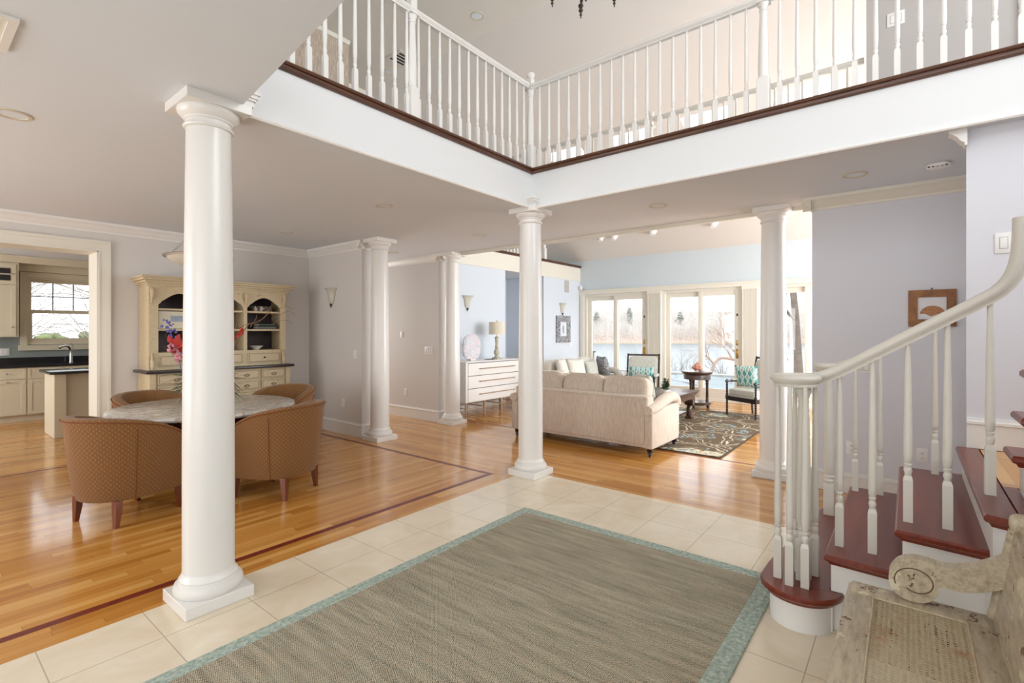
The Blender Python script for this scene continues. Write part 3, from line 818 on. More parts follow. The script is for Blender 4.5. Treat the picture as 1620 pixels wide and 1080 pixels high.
# ================================================================== BALUSTRADES
def baluster_bm(h, s=.0165, zb=.2, seg=12, rt=.0095):
    bm = BM(); box(bm, -s, s, -s, s, 0, zb*.93)
    # chamfered shoulder
    b0 = [bm.verts.new(p) for p in ((-s,-s,zb*.93),(s,-s,zb*.93),(s,s,zb*.93),(-s,s,zb*.93))]; q = s*.72
    b1 = [bm.verts.new(p) for p in ((-q,-q,zb*1.02),(q,-q,zb*1.02),(q,q,zb*1.02),(-q,q,zb*1.02))]
    for i in range(4): bm.faces.new((b0[i], b0[(i+1)%4], b1[(i+1)%4], b1[i]))
    bm.faces.new(b1)
    f = s/.0165
    lathe(bm, [(.010*f, zb*1.0), (.0115*f, zb+.012), (.015*f, zb+.028), (.0125*f, zb+.040), (.0095*f, zb+.045), (.0135*f, zb+.052), (.0135*f, zb+.060), (.0105*f, zb+.064), (.0145*f, zb+.07), (.0160*f, zb+.11), (.0155*f, zb+.2), (.0125*f, zb+.2+(h-zb-.2)*.5), (rt, h)], seg=seg)
    return bm
RAILP = [(-.017,0),(.017,0),(.017,.010),(.026,.018),(.033,.030),(.032,.042),(.024,.052),(.010,.057),(-.010,.057),(-.024,.052),(-.032,.042),(-.033,.030),(-.026,.018),(-.017,.010)]
def newel_upper_bm(s=.042, h=1.0):
    bm = BM(); box(bm, -s, s, -s, s, 0, .26, .002, 1)
    lathe(bm, [(.036,.26),(.040,.27),(.035,.285),(.037,.30),(.036,.45),(.027,.74),(.026,.765),(.031,.772),(.031,.782),(.026,.788),(.029,.80),(.034,.812),(.040,.83)], seg=20)
    box(bm, -.045, .045, -.045, .045, .83, .842); box(bm, -.03, .03, -.03, .03, .842, .955, .002, 1)
    lathe(bm, [(.024,.955),(.03,.965),(.042,.985),(.044,1.0),(.036,1.01),(.01,1.016)], seg=20)
    return bm
Z0 = 3.128
def balustrade(name, label, x0, y0, x1, y1, spots, newels, group=None, mat='white', z0=Z0, zr=3.965, seg=12):
    t = thing(name, label, 'balustrade', (x0, y0, z0), group=group)
    bm = BM(); sweep(bm, [(s, u) for s, u in RAILP], [(x0, y0, zr), (x1, y1, zr)]); mk('handrail', bm, mat, t)
    b0 = None
    for (x, y) in spots:
        if b0 is None:
            b0 = mk('baluster', baluster_bm(zr-z0, seg=seg), mat, t, local=True); o = b0
        else:
            o = b0.copy(); C.objects.link(o); o.parent = t
        o.location = (x-x0, y-y0, 0)
    n0 = None
    for (x, y) in newels:
        if n0 is None: n0 = mk('newel_post', newel_upper_bm(), mat, t, local=True); o = n0
        else: o = n0.copy(); C.objects.link(o); o.parent = t
        o.location = (x-x0, y-y0, 0)
    return t
XR, YR = 4.12, 3.045
by = [YR - .115*i for i in range(1, 60) if YR - .115*i > -2.5]
nv = .855
by = [y for y in by if abs(y-nv) > .05]
balustrade('balustrade', 'white turned balustrade along the upper floor on the right, over the hall', XR, YR, XR, -2.6, [(XR, y) for y in by], [(XR, YR), (XR, nv)], 'upper floor balustrades')
nx_ = 2.555
bx = [XR - .1155*i for i in range(1, 30) if XR - .1155*i > 1.25]
bx = [x for x in bx if abs(x-nx_) > .05]
balustrade('balustrade', 'white turned balustrade along the upper floor on the left, over the dining room', XR-.05, YR, 1.22, YR, [(x, YR) for x in bx], [(nx_, YR)], 'upper floor balustrades')
fy = [6.2 - .125*i for i in range(0, 47)]
balustrade('balustrade', 'far balustrade seen between the balusters, overlooking the living room', 5.70, 6.3, 5.70, 0.32, [(5.70, y) for y in fy if y > .4 and abs(y-2.42) > .05], [(5.70, 2.42)], 'upper floor balustrades', mat='ceilup', z0=TOPZ, zr=3.99, seg=8)
balustrade('balustrade', 'short white gallery balustrade above the cream fascia of the living room', 5.85, 6.54, 9.35, 6.54, [(5.95+.115*i, 6.54) for i in range(29)], [(9.38, 6.54)], 'upper floor balustrades', seg=8)

# ================================================================== STAIRCASE
TR = [.19, .38, .57, .757]
stair = thing('staircase', 'white staircase with dark red mahogany treads at the right', 'staircase', (3.5, 0, 0))
def inset(poly, d):
    n = len(poly); out = []
    for i in range(n):
        p0, p1, p2 = Vector(poly[i-1]), Vector(poly[i]), Vector(poly[(i+1)%n])
        e1 = (p1-p0).normalized(); e2 = (p2-p1).normalized()
        n1 = Vector((-e1.y, e1.x)); n2 = Vector((-e2.y, e2.x)); m = (n1+n2)
        m = m.normalized() / max(.4, m.normalized().dot(n1)) if m.length > 1e-6 else n1
        out.append(tuple(p1 + m*d))
    return out
def area2(p): return sum(p[i][0]*p[(i+1)%len(p)][1]-p[(i+1)%len(p)][0]*p[i][1] for i in range(len(p)))
def tread(poly, z, t=.032, name='tread', mat='tread'):
    if area2(poly) < 0: poly = poly[::-1]
    bm = BM(); rings = []
    for d, zz in ((.008, z-t), (0, z-t*.75), (0, z-t*.3), (.008, z)):
        rings.append([bm.verts.new((x, y, zz)) for x, y in inset(poly, d)])
    # cove below
    r0 = [bm.verts.new((x, y, z-t-.018)) for x, y in inset(poly, .024)]; r1 = [bm.verts.new((x, y, z-t)) for x, y in inset(poly, .014)]
    rings = [r0, r1] + rings
    n = len(poly)
    for a, b in zip(rings, rings[1:]):
        for i in range(n): bm.faces.new((a[i], a[(i+1)%n], b[(i+1)%n], b[i]))
    bm.faces.new(rings[-1]); bm.faces.new(list(reversed(rings[0])))
    return mk(name, bm, mat, stair)
# bullnose start step outline, smooth near end
S1 = [(4.25,.30),(4.25,.50),(3.9,.525),(3.5,.57),(3.2,.607),(3.06,.618)]
for i in range(0, 15):
    a = math.radians(92 + i*(178/14)); S1.append((2.925 + .185*math.cos(a)*1.0, .432 + .187*math.sin(a)))
S1 += [(2.93,.245),(2.93,.30)]
tread(S1, TR[0])
tread([(2.875,.325),(4.26,.325),(4.26,.0),(2.855,.0)], TR[1])
tread([(2.875,.048),(4.26,.048),(4.26,-.28),(2.835,-.28)], TR[2])
tread([(2.70,-.235),(4.198,-.235),(4.198,-.345),(2.66,-.345)], TR[3])
# risers / carcass
bm = BM()
b1 = inset(S1 if area2(S1) > 0 else S1[::-1], .045); prism(bm, b1, 0, TR[0]-.045)
mk('riser', bm, 'white', stair)
for (x0, x1, y0, y1, z) in ((2.925, 4.235, -.001, .30, TR[1]-.045), (2.915, 4.235, -.27, .02, TR[2]-.045), (2.745, 4.195, -.385, -.265, TR[3]-.045)):
    bm = BM(); box(bm, x0, x1, y0, y1, 0, z); mk('riser', bm, 'white', stair)
bm = BM(); box(bm, 3.25, 4.195, -2.9, -.346, .70, TR[3]-.002); mk('landing', bm, 'oak_land', stair)
bm = BM(); box(bm, 2.70, 3.25, -.395, -.345, .70, TR[3]-.002); mk('landing_edge', bm, 'tread', stair)
# second flight, rising towards -x
for k in range(6):
    z = .95 + .19*k; xr = 3.225 - .215*k
    tread([(xr, -.345), (xr, -1.6), (xr-.25, -1.6), (xr-.25, -.345)], z)
    bm = BM(); box(bm, xr-.24, xr-.03, -1.58, -.395, 0.01 if k else .70, z-.045); mk('riser', bm, 'white', stair)

# stair balusters + rail
def stair_rail(label, X, zfun, balls, name='stair_railing'):
    return thing(name, label, 'stair railing', (X, .3, .19))
nr = stair_rail('near white stair railing with a curved handrail ending in a round volute', 3.04, None, None)
def place_bal(root, x, y, z0, z1, cache={}):
    key = round(z1-z0, 2)
    if key not in cache:
        o = mk('baluster', baluster_bm(z1-z0, .0185, .215, 16, .010), 'railpaint', root, local=True); cache[key] = o
    else:
        o = cache[key].copy(); C.objects.link(o); o.parent = root
    rl = root.location
    o.location = (x-rl.x, y-rl.y, z0-rl.z); return o
RP = [(.365,1.205),(.275,1.243),(.121,1.340),(-.004,1.420),(-.158,1.517),(-.265,1.585),(-.335,1.636),(-.380,1.70),(-.405,1.78),(-.414,1.88),(-.416,1.97)]
def rail_z(y):
    for (a, za), (b, zb) in zip(RP, RP[1:]):
        if b <= y <= a: return za + (zb-za)*(a-y)/(a-b)
    return RP[0][1]
for (x, y) in ((2.915,.535),(2.862,.472),(2.878,.405),(3.052,.478),(3.055,.385)): place_bal(nr, x, y, TR[0], 1.20)
for (y, s) in ((.275,1),(.138,1),(.0,2),(-.143,2),(-.285,3)): place_bal(nr, 3.045, y, TR[s], rail_z(y)+.008)
# volute + rail
def smooth_pts(pts, n=6):
    out = []
    P_ = [Vector(p) for p in pts]
    for i in range(len(P_)-1):
        p0 = P_[max(i-1,0)]; p1 = P_[i]; p2 = P_[i+1]; p3 = P_[min(i+2, len(P_)-1)]
        for k in range(n):
            t = k/n
            out.append(.5*((2*p1) + (p2-p0)*t + (2*p0-5*p1+4*p2-p3)*t*t + (-p0+3*p1-3*p2+p3)*t*t*t))
    out.append(P_[-1]); return out
SR = [(s*1.05, u*1.08) for s, u in RAILP]
pts = [(3.052, .475, 1.196), (3.045, .42, 1.196)] + [(3.04, y, z) for y, z in RP]
sp = smooth_pts(pts, 6)
bm = BM()
# frame for the gooseneck: keep side = x axis
rings = []
for i, p in enumerate(sp):
    t = (sp[min(i+1, len(sp)-1)] - sp[max(i-1, 0)]).normalized(); a = Vector((-1, 0, 0)); a = (a - t*a.dot(t)).normalized(); b = a.cross(t).normalized()
    rings.append([bm.verts.new(p + a*s + b*u) for s, u in SR])
for r0, r1 in zip(rings, rings[1:]):
    for k in range(len(SR)): j = (k+1) % len(SR); bm.faces.new((r0[k], r0[j], r1[j], r1[k]))
bm.faces.new(rings[0]); bm.faces.new(rings[-1])
mk('handrail', bm, 'railpaint', nr, smooth=50)
bm = BM(); lathe(bm, [(.085,1.192),(.101,1.194),(.103,1.203),(.098,1.208),(.108,1.218),(.119,1.232),(.120,1.243),(.112,1.252),(.095,1.256),(.05,1.2565)], 2.965, .462, 0, 48)
mk('volute', bm, 'railpaint', nr, smooth=50)
def newel_stair(root, x, y, z0, z1):
    bm = BM(); h = z1-z0; s = .032
    box(bm, x-s, x+s, y-s, y+s, z0, z0+.22, .002, 1)
    lathe(bm, [(.028,.22),(.033,.24),(.026,.255),(.031,.262),(.031,.275),(.026,.28),(.034,.30),(.035,.40),(.034,.55),(.026,h-.12),(.024,h-.09),(.027,h-.08),(.024,h-.07),(.030,h-.045),(.038,h-.03),(.038,h-.015),(.03,h)], x, y, z0, 20)
    return mk('newel_post', bm, 'railpaint', root)
newel_stair(nr, 2.965, .425, TR[0], 1.195)
fr = stair_rail('far white stair railing seen behind the near one, against the wall', 4.15, None, None)
newel_stair(fr, 4.135, .435, TR[0], 1.195)
for (y, s) in ((.285,1),(.147,1),(.005,2),(-.135,2)): place_bal(fr, 4.165, y, TR[s], rail_z(y)+.02, {})
pts = [(4.14, .44, 1.196), (4.155, .40, 1.196)] + [(4.165, y, z) for y, z in RP if y > -.3]; pts[-1] = (4.165, -.272, 1.59)
bm = BM(); sweep(bm, SR, smooth_pts(pts, 5)); mk('handrail', bm, 'railpaint', fr, smooth=50)
bm = BM(); lathe(bm, [(.05,1.192),(.062,1.203),(.058,1.208),(.070,1.222),(.074,1.24),(.066,1.252),(.03,1.256)], 4.135, .462, 0, 32); mk('volute', bm, 'railpaint', fr, smooth=50)

# ================================================================== FOYER RUG
t = thing('area_rug', 'large grey-brown herringbone rug with a sage border on the tiled floor', 'rug', (1.4, 1.55, 0))
bm = BM(); box(bm, -.42, 3.22, .685, 2.42, .001, .012); mk('herringbone_field', bm, 'rug', t)
bm = BM(); 
box(bm, -.50, 3.305, 2.42, 2.50, .001, .014, .003, 1); box(bm, 3.22, 3.305, .685, 2.42, .001, .014, .003, 1); box(bm, -.50, -.42, .685, 2.42, .001, .014, .003, 1); box(bm, -.50, 3.305, .59, .685, .001, .014, .003, 1)
mk('border', bm, 'rugedge', t)

# ================================================================== CANED BENCH
t = thing('bench', 'worn cream painted settee with cane seat and scrolled arm at the bottom right', 'bench', (1.6, -.02, 0))
ZS = .455
bm = BM()
box(bm, 1.05, 2.455, .105, .190, ZS-.035, ZS, .006, 2); box(bm, 1.05, 2.455, -.245, -.165, ZS-.035, ZS, .006, 2); box(bm, 2.365, 2.475, -.235, .180, ZS-.036, ZS+.001, .006, 2); box(bm, 0.95, 1.06, -.235, .18, ZS-.036, ZS+.001, .006, 2)
mk('seat_frame', bm, 'bench', t)
bm = BM(); box(bm, 1.05, 2.419, .13, .16, ZS-.14, ZS-.03); box(bm, 2.42, 2.45, -.221, .161, ZS-.27, ZS-.03); box(bm, 1.05, 2.419, -.22, -.19, ZS-.22, ZS-.03); mk('apron', bm, 'bench', t)  # aprons deepened out of sight so the cane holes stay dark
# cane: woven strands, both ways plus diagonals
def cane_bm(x0, x1, y0, y1, z):
    bm = BM(); p = .0150
    m = int((y1-y0)/p)
    for j in range(m+1):                      # paired canes running along the seat
        y = y0 + (j+.5)*p
        if y > y1: break
        box(bm, x0, x1, y-.0030, y-.0006, z, z+.0010); box(bm, x0, x1, y+.0006, y+.0030, z, z+.0014)
    n = int((x1-x0)/p)
    for i in range(n+1):                      # cross canes
        x = x0 + i*p; box(bm, x-.0012, x+.0012, y0, y1, z-.001, z+.0002)
    L = (y1-y0)*.62; q = p; k = -int(L/q)
    while x0 + k*q < x1:                      # slanting canes
        a = x0 + k*q; xa, ya = a, y0; xb, yb = a+L, y1; sl = (y1-y0)/L
        if xa < x0: ya += (x0-xa)*sl; xa = x0
        if xb > x1: yb -= (xb-x1)*sl; xb = x1
        if xb-xa > .01: tube(bm, [(xa, ya, z+.002), (xb, yb, z+.002)], .0012, 4, False)
        k += 1
    return bm
mk('cane_seat', cane_bm(1.06, 2.365, -.165, .105, ZS-.007), 'cane', t, smooth=None, recalc=False)
bm = BM()
for a, b in (((1.06,.1035),(2.365,.1035)),((1.06,-.1635),(2.365,-.1635)),((2.3635,-.165),(2.3635,.105))):
    tube(bm, [(a[0],a[1],ZS-.001),(b[0],b[1],ZS-.001)], .0035, 6)
mk('cane_binding', bm, 'cane', t)
for x, y in ((2.42,.15),(2.42,-.21),(1.05,.15),(1.05,-.21)):
    bm = BM(); lathe(bm, [(.014,.0),(.018,.02),(.026,.22),(.03,.30),(.024,.32),(.03,.34),(.03,ZS-.035)], x, y, 0, 16); mk('leg', bm, 'bench', t)
# back: leaning board
bm = BM()
v = []
for x in (.95, 2.475):
    for (y, z) in ((-.232, ZS-.03), (-.290, .78), (-.315, .78), (-.262, ZS-.03)): v.append(bm.verts.new((x, y, z)))
for q in ((0,1,2,3),(7,6,5,4),(0,4,5,1),(1,5,6,2),(2,6,7,3),(3,7,4,0)): bm.faces.new([v[i] for i in q])
mk('backrest', bm, 'bench', t)
bm = BM(); tube(bm, [(2.435+.03,-.240,ZS-.02),(2.435+.03,-.298,.78)], .022, 12); mk('back_post', bm, 'bench', t)
bm = BM(); soft(bm, 2.462, -.312, .805, .03, .034, .035, 3, 5); mk('post_finial', bm, 'bench', t)
# scrolled arm board
AO = [(-.290,.712),(-.24,.676),(-.188,.643),(-.14,.623),(-.096,.616),(-.05,.623),(-.015,.622),(.021,.607),(.045,.580),(.058,.545),(.056,.508),(.040,.478),(.012,.463),(-.018,.4585),(-.048,.465),(-.073,.484),(-.089,.512),(-.092,.537),(-.13,.538),(-.172,.544),(-.214,.559),(-.268,.590)]
sm = [tuple(p)[:2] for p in smooth_pts([(a, b, 0) for a, b in AO], 3)]
bm = BM(); prism(bm, sm, 2.408, 2.462, 'x'); mk('arm', bm, 'bench', t, smooth=30)
# carved spiral groove ridge on the scroll
sp = []
for i in range(40):
    u = i/39; a = -.4 + u*.92*2*PI; r = .056*(1-.35*u); sp.append((2.4075, -.022 + r*math.cos(a)*1.15, .535 + r*math.sin(a)))
bm = BM(); tube(bm, sp, .0022, 6); mk('scroll_carving', bm, 'hutch_line', t)

# ================================================================== DINING
# --- round marble table
TX, TY = 1.93, 5.36
t = thing('dining_table', 'round marble-topped dining table on a dark pedestal', 'table', (TX, TY, 0))
bm = BM(); lathe(bm, [(.74,.720),(.775,.722),(.785,.730),(.79,.742),(.786,.755),(.77,.762),(.0001,.763)], TX, TY, 0, 96, cap=False); mk('marble_top', bm, 'marble', t)
bm = BM(); lathe(bm, [(.70,.655),(.74,.70),(.745,.719),(.0001,.7195)], TX, TY, 0, 64, cap=False); lathe(bm, [(.60,.62),(.62,.63),(.64,.70)], TX, TY, 0, 64); mk('apron', bm, 'pedestal', t)
bm = BM(); lathe(bm, [(.10,.14),(.16,.18),(.17,.24),(.11,.30),(.075,.36),(.10,.44),(.115,.52),(.09,.58),(.13,.62),(.20,.64)], TX, TY, 0, 32); mk('pedestal', bm, 'pedestal', t)
for k in range(4):
    a = math.radians(38.6+45) + k*PI/2; c, s = math.cos(a), math.sin(a)
    pts = [(TX+c*r, TY+s*r, z) for r, z in ((.08,.26),(.18,.27),(.30,.20),(.42,.10),(.52,.045),(.60,.035))]
    bm = BM(); tube(bm, smooth_pts(pts, 4), [.05-.0012*i for i in range(21)], 10, sq=1.0); box_ = None
    mk('foot', bm, 'pedestal', t)
# --- barrel chairs
def barrel_chair(label):
    r = thing('barrel_chair', label, 'chair', (0,0,0), group='rust barrel chairs around the dining table')
    def plan(s, off=0.0):
        # s 0..1 around U from left arm tip over the back to right arm tip; facing +y
        a, fy, by_ = .30, .20, -.03
        Ls = fy-by_; Lc = PI*a*1.0; L = 2*Ls+Lc; d = s*L
        if d < Ls: return Vector((-a, fy-d)), Vector((-1, 0))
        if d > Ls+Lc: d2 = d-Ls-Lc; return Vector((a, by_+d2)), Vector((1, 0))
        th = PI + (d-Ls)/Lc*PI
        return Vector((a*math.cos(th), by_ + a*1.02*math.sin(th))), Vector((math.cos(th), math.sin(th)))
    L = 2*.23 + PI*.30
    N_ = 48; rows = []
    bm = BM(); uvl = bm.loops.layers.uv.new('UVMap'); info = {}
    pipe = []; pipe2 = []
    for i in range(N_+1):
        s = i/N_; p, n = plan(s)
        back = max(0.0, 1 - abs(s-.5)/.5)
        h = .655 + .185*(1-(1-min(1, back*1.12))**2)**.9
        fl = .045 + .055*back
        zb = .195
        prof = [(0.0, zb), (.012+fl*.12, .26), (fl*.55, .45), (fl*.85, h-.10), (fl, h-.028), (fl-.012, h-.006), (fl-.045, h), (fl-.078, h-.010), (fl-.088, h-.04), (fl*.3-.080, .46), (-.08, .40)]
        ring = []
        for k, (o, z) in enumerate(prof):
            q = p + n*o
            v_ = bm.verts.new((q.x, q.y, z)); ring.append(v_); info[v_] = (s*L*(1+.12*0), z + (0 if k < 6 else .10*(k-5)))
        rows.append(ring)
        q = p + n*(fl+.003); pipe.append((q.x, q.y, h-.026)); 
    for a_, b_ in zip(rows, rows[1:]):
        for k in range(len(a_)-1): bm.faces.new((a_[k], b_[k], b_[k+1], a_[k+1]))
    bm.faces.new(rows[0]); bm.faces.new(list(reversed(rows[-1])))
    for f in bm.faces:
        for l in f.loops: l[uvl].uv = info[l.vert]
    mk('shell', bm, 'dots', r, local=True)
    bm = BM(); tube(bm, pipe, .0042, 6)
    for s in (.5-.25, .5+.25, .5):
        if s == .5: continue
        p, n = plan(s); fl = .045+.055*(1-abs(s-.5)/.5)
        tube(bm, [(p.x+n.x*(o+.002), p.y+n.y*(o+.002), z) for o, z in ((0,.2),(.012+fl*.12,.26),(fl*.55,.45),(fl*.85,.68),(fl*.97,.74))], .0028, 5)
    mk('piping', bm, 'dotpipe', r, local=True)
    bm = BM(); pl = [(-.285,.275)] + [tuple(plan(i/30)[0] - plan(i/30)[1]*.005) for i in range(31)] + [(.285,.275)]; prism(bm, pl, .196, .31); mk('seat_base', bm, 'dots', r, local=True, uv=True)
    bm = BM(); soft(bm, 0, .02, .385, .215, .27, .075, 5, 8); mk('seat_cushion', bm, 'dots', r, local=True, uv=True)
    for sx, y, fx, fy_ in ((-.215,-.24,-.006,-.012),(.215,-.24,.006,-.012),(-.245,.23,0,.01),(.245,.23,0,.01)):
        bm = BM(); a_ = .024; b_ = .014
        lo = [bm.verts.new((sx+fx+i*b_, y+fy_+j*b_, 0)) for i, j in ((-1,-1),(1,-1),(1,1),(-1,1))]
        mi = [bm.verts.new((sx+fx*.3+i*a_*.95, y+fy_*.3+j*a_*.95, .12)) for i, j in ((-1,-1),(1,-1),(1,1),(-1,1))]
        hi = [bm.verts.new((sx+i*a_, y+j*a_, .2)) for i, j in ((-1,-1),(1,-1),(1,1),(-1,1))]
        for A, B in ((lo, mi), (mi, hi)):
            for q in range(4): bm.faces.new((A[q], A[(q+1)%4], B[(q+1)%4], B[q]))
        bm.faces.new(list(reversed(lo))); bm.faces.new(hi)
        mk('leg', bm, 'leg', r, local=True)
    return r
def aim(x, y, tx, ty): return math.atan2(ty-y, tx-x) - PI/2
ch = barrel_chair('rust dotted barrel chair nearest the left edge of the photo, its back to the camera')
ch.location = (1.215, 4.955, 0); ch.rotation_euler = (0, 0, math.atan2(.36, .93) - PI/2)
dup(ch, (2.235, 4.57, 0), math.atan2(.89, -.43) - PI/2, 'rust dotted barrel chair right of the big column, seen from behind')
dup(ch, (1.76, 6.14, 0), math.atan2(-.93, .30) - PI/2, 'rust dotted barrel chair behind the table, left of the big column')
dup(ch, (2.80, 5.70, 0), math.atan2(-.40, -.92) - PI/2, 'rust dotted barrel chair partly hidden behind the right-hand chair, facing left')
# --- pendant over the table
PX_, PY_ = 1.90, 5.47
t = thing('pendant_light', 'frosted glass bowl pendant with a nickel rim, mostly hidden by the big column', 'lamp', (PX_, PY_, 2.1))
bm = BM(); lathe(bm, [(.0001,2.09),(.09,2.10),(.18,2.135),(.25,2.175),(.275,2.205),(.265,2.205),(.16,2.15),(.0001,2.11)], PX_, PY_, 0, 48, cap=False); mk('glass_bowl', bm, 'frost', t)
bm = BM(); lathe(bm, [(.275,2.20),(.297,2.20),(.303,2.212),(.29,2.222),(.275,2.218)], PX_, PY_, 0, 48, cap=False); mk('rim', bm, 'steel', t)
bm = BM(); 
for k in range(3):
    a = k*2*PI/3+.3; tube(bm, [(PX_+.285*math.cos(a), PY_+.285*math.sin(a), 2.21), (PX_, PY_, 2.52)], .006, 8)
tube(bm, [(PX_, PY_, 2.5), (PX_, PY_, 2.72)], .01, 8); mk('suspension_rods', bm, 'steel', t)
bm = BM(); lathe(bm, [(.07,2.70),(.075,2.72),(.075,2.74)], PX_, PY_, 0, 24); mk('ceiling_cap', bm, 'steel', t)
# --- flower arrangement
def V(x, y, z): return Vector((x, y, z))
t = thing('flower_arrangement', 'arrangement of coral anthuriums, violet delphinium and curly twigs on the marble table', 'flowers', (TX, TY, .763))
bm = BM(); lathe(bm, [(.05,.763),(.075,.80),(.085,.86),(.065,.93),(.07,.955),(.06,.955),(.05,.93)], TX, TY, 0, 24); mk('vase', bm, 'ceramic', t)
rnd = random.Random(5)
def leaf(bm, p0, d, l, w):
    d = Vector(d).normalized(); s = d.cross(Vector((rnd.uniform(-.5,.5), rnd.uniform(-.5,.5), 1))).normalized()
    pts = [(0,0),(.3,.8),(.6,1),(1,0)]
    prev = None; rows = []
    for u, ww in pts:
        c = Vector(p0) + d*l*u + Vector((0,0,-.25*l*u*u)); rows.append((bm.verts.new(c - s*w*ww*.5), bm.verts.new(c + s*w*ww*.5 + Vector((0,0,.002)))))
    for a, b in zip(rows, rows[1:]): bm.faces.new((a[0], b[0], b[1], a[1]))
rs = RT
bm = BM()
for side in (-1, 1):
    for i in range(110):
        base = V(TX, TY, .97) + rs*side*rnd.uniform(.03,.16) + V(rnd.uniform(-.05,.05), rnd.uniform(-.05,.05), rnd.uniform(-.06,.12))
        leaf(bm, base, rs*side*rnd.uniform(.5,1) + V(rnd.uniform(-.5,.5), rnd.uniform(-.5,.5), rnd.uniform(-.9,.5)), rnd.uniform(.10,.24), rnd.uniform(.006,.014))
mk('foliage', bm, 'green', t, smooth=None, recalc=False)
def W3(px, py, d):   # a point on the photo ray at depth d (metres along the view)
    return FW*d + RT*((px-810)/F_PX*d) + V(0, 0, EYE + (524-py)/F_PX*d)
def blob(bm, c, r, n=4, flat=1.0): soft(bm, c.x, c.y, c.z, r, r, r*flat, 2, n)
bm = BM()
for px, py in ((258,515),(263,508),(270,512),(266,521),(275,523),(271,530),(280,532),(276,540),(284,543),(281,551),(286,556)):
    for q_ in range(4): blob(bm, W3(px, py, 4.84)+V(rnd.uniform(-.025,.025),rnd.uniform(-.025,.025),rnd.uniform(-.02,.02)), rnd.uniform(.008,.014), 2)
tube(bm, [W3(290, 600, 4.86), W3(280, 555, 4.85), W3(266, 515, 4.84)], .004, 5)
mk('delphinium', bm, 'violet', t)
def spathe(bm, c, d, s):
    d = Vector(d).normalized(); sd = d.cross(V(0,0,1)).normalized(); n = d.cross(sd)
    m = 10; rows = []
    for i in range(m+1):
        u = i/m; w = math.sin(PI*u**.7)*.55
        cc = c + d*s*(u-.2); rows.append([bm.verts.new(cc + sd*s*w*k + n*s*(.18*k*k + .12*math.sin(3*u))) for k in (-1,-.5,0,.5,1)])
    for a, b in zip(rows, rows[1:]):
        for k in range(4): bm.faces.new((a[k], a[k+1], b[k+1], b[k]))
bm = BM()
spathe(bm, W3(275, 552, 4.7), rs*.6+V(0,0,.5), .15); spathe(bm, W3(282, 538, 4.74), rs*-.7+V(0,0,.4), .13); spathe(bm, W3(289, 545, 4.74), V(0,0,1)-rs*.2, .13)
spathe(bm, W3(374, 529, 4.9), rs*.5+V(0,0,.9), .11)
tube(bm, [W3(335, 640, 4.86), W3(352, 590, 4.86), W3(373, 532, 4.9)], .003, 5)
mk('anthuriums', bm, 'red', t, smooth=60, recalc=False)
bm = BM()
for px, py, r in ((272,551,.03),(283,559,.045),(278,564,.03),(289,568,.04),(270,546,.02)):
    c = W3(px, py, 4.7)
    for k in range(12): blob(bm, c + V(rnd.uniform(-r,r), rnd.uniform(-r,r), rnd.uniform(-r,r)), .012, 2)
mk('pink_blooms', bm, 'pink', t)
bm = BM()
def twig(pts, r0=.004, r1=.0012):
    P3 = smooth_pts([W3(*p) for p in pts], 5); n = len(P3)
    P3 = [p + V(rnd.uniform(-.004,.004), rnd.uniform(-.004,.004), rnd.uniform(-.004,.004)) for p in P3]
    tube(bm, P3, [r0 + (r1-r0)*i/(n-1) for i in range(n)], 5)
twig([(345,640,4.86),(365,560,4.85),(390,517,4.85),(405,510,4.85),(425,497,4.85),(430,488,4.85)], .006)
twig([(405,510,4.85),(415,505,4.85),(424,492,4.85),(421,487,4.85)]); twig([(396,517,4.85),(404,505,4.85),(406,497,4.85)]); twig([(366,545,4.85),(374,510,4.85),(376,497,4.85)])
twig([(425,497,4.85),(428,485,4.85),(434,481,4.85)]); twig([(378,520,4.85),(392,512,4.85),(400,512,4.85)])
twig([(430,505,4.95),(455,492,4.95),(468,500,4.95)], .002); twig([(430,500,4.95),(448,485,4.95),(463,489,4.95)], .002); twig([(432,512,4.95),(452,506,4.95),(464,513,4.95)], .002)
twig([(300,620,4.84),(285,560,4.84),(272,535,4.84),(262,532,4.84),(266,525,4.84)]); twig([(272,535,4.84),(268,545,4.84),(259,548,4.84)]); twig([(300,590,4.84),(275,562,4.84),(257,548,4.84)], .003)
mk('twigs', bm, 'twig', t)
# --- hutch
HX0, HX1 = 1.86, 3.56; YB = 7.335; YF = 6.875; YU = 6.965
t = thing('hutch', 'antiqued cream hutch with arched open shelves and many drawers', 'cabinet', ((HX0+HX1)/2, (YB+YF)/2, 0))
bm = BM(); box(bm, HX0+.02, HX1-.02, YF+.015, YB, .09, .985); box(bm, HX0+.005, HX1-.005, YF, YB, .0, .09, .006, 1)
for x in (HX0+.01, HX1-.075): box(bm, x, x+.065, YF-.008, YF+.03, .09, .985, .004, 1)
mk('base_cabinet', bm, 'hutch', t)
bm = BM(); box(bm, HX0-.03, HX1+.03, YF-.045, YB, .985, 1.018, .006, 2); mk('counter_top', bm, 'hutch_top', t)
cols = [(1.955,2.345),(2.375,2.765),(2.79,3.12),(3.15,3.475)]
rows_ = [(.845,.965),(.705,.825),(.40,.685),(.11,.38)]
def handle_ring(bm, x, y, z, s=1.0):
    lathe_pts = [(x+.028*s*math.cos(a), y-.012-.006*math.sin(a), z-.012+.018*s*math.sin(a)) for a in [PI*1.0+ i*PI/10 for i in range(11)]]
    tube(bm, lathe_pts, .003, 6); tube(bm, [(x-.03*s, y, z-.010), (x-.03*s, y-.014, z-.010)], .004, 6); tube(bm, [(x+.03*s, y, z-.010), (x+.03*s, y-.014, z-.010)], .004, 6)
    tube(bm, [(x-.028*s, y-.01, z-.010), (x, y-.013, z+.006), (x+.028*s, y-.01, z-.010)], .003, 6)
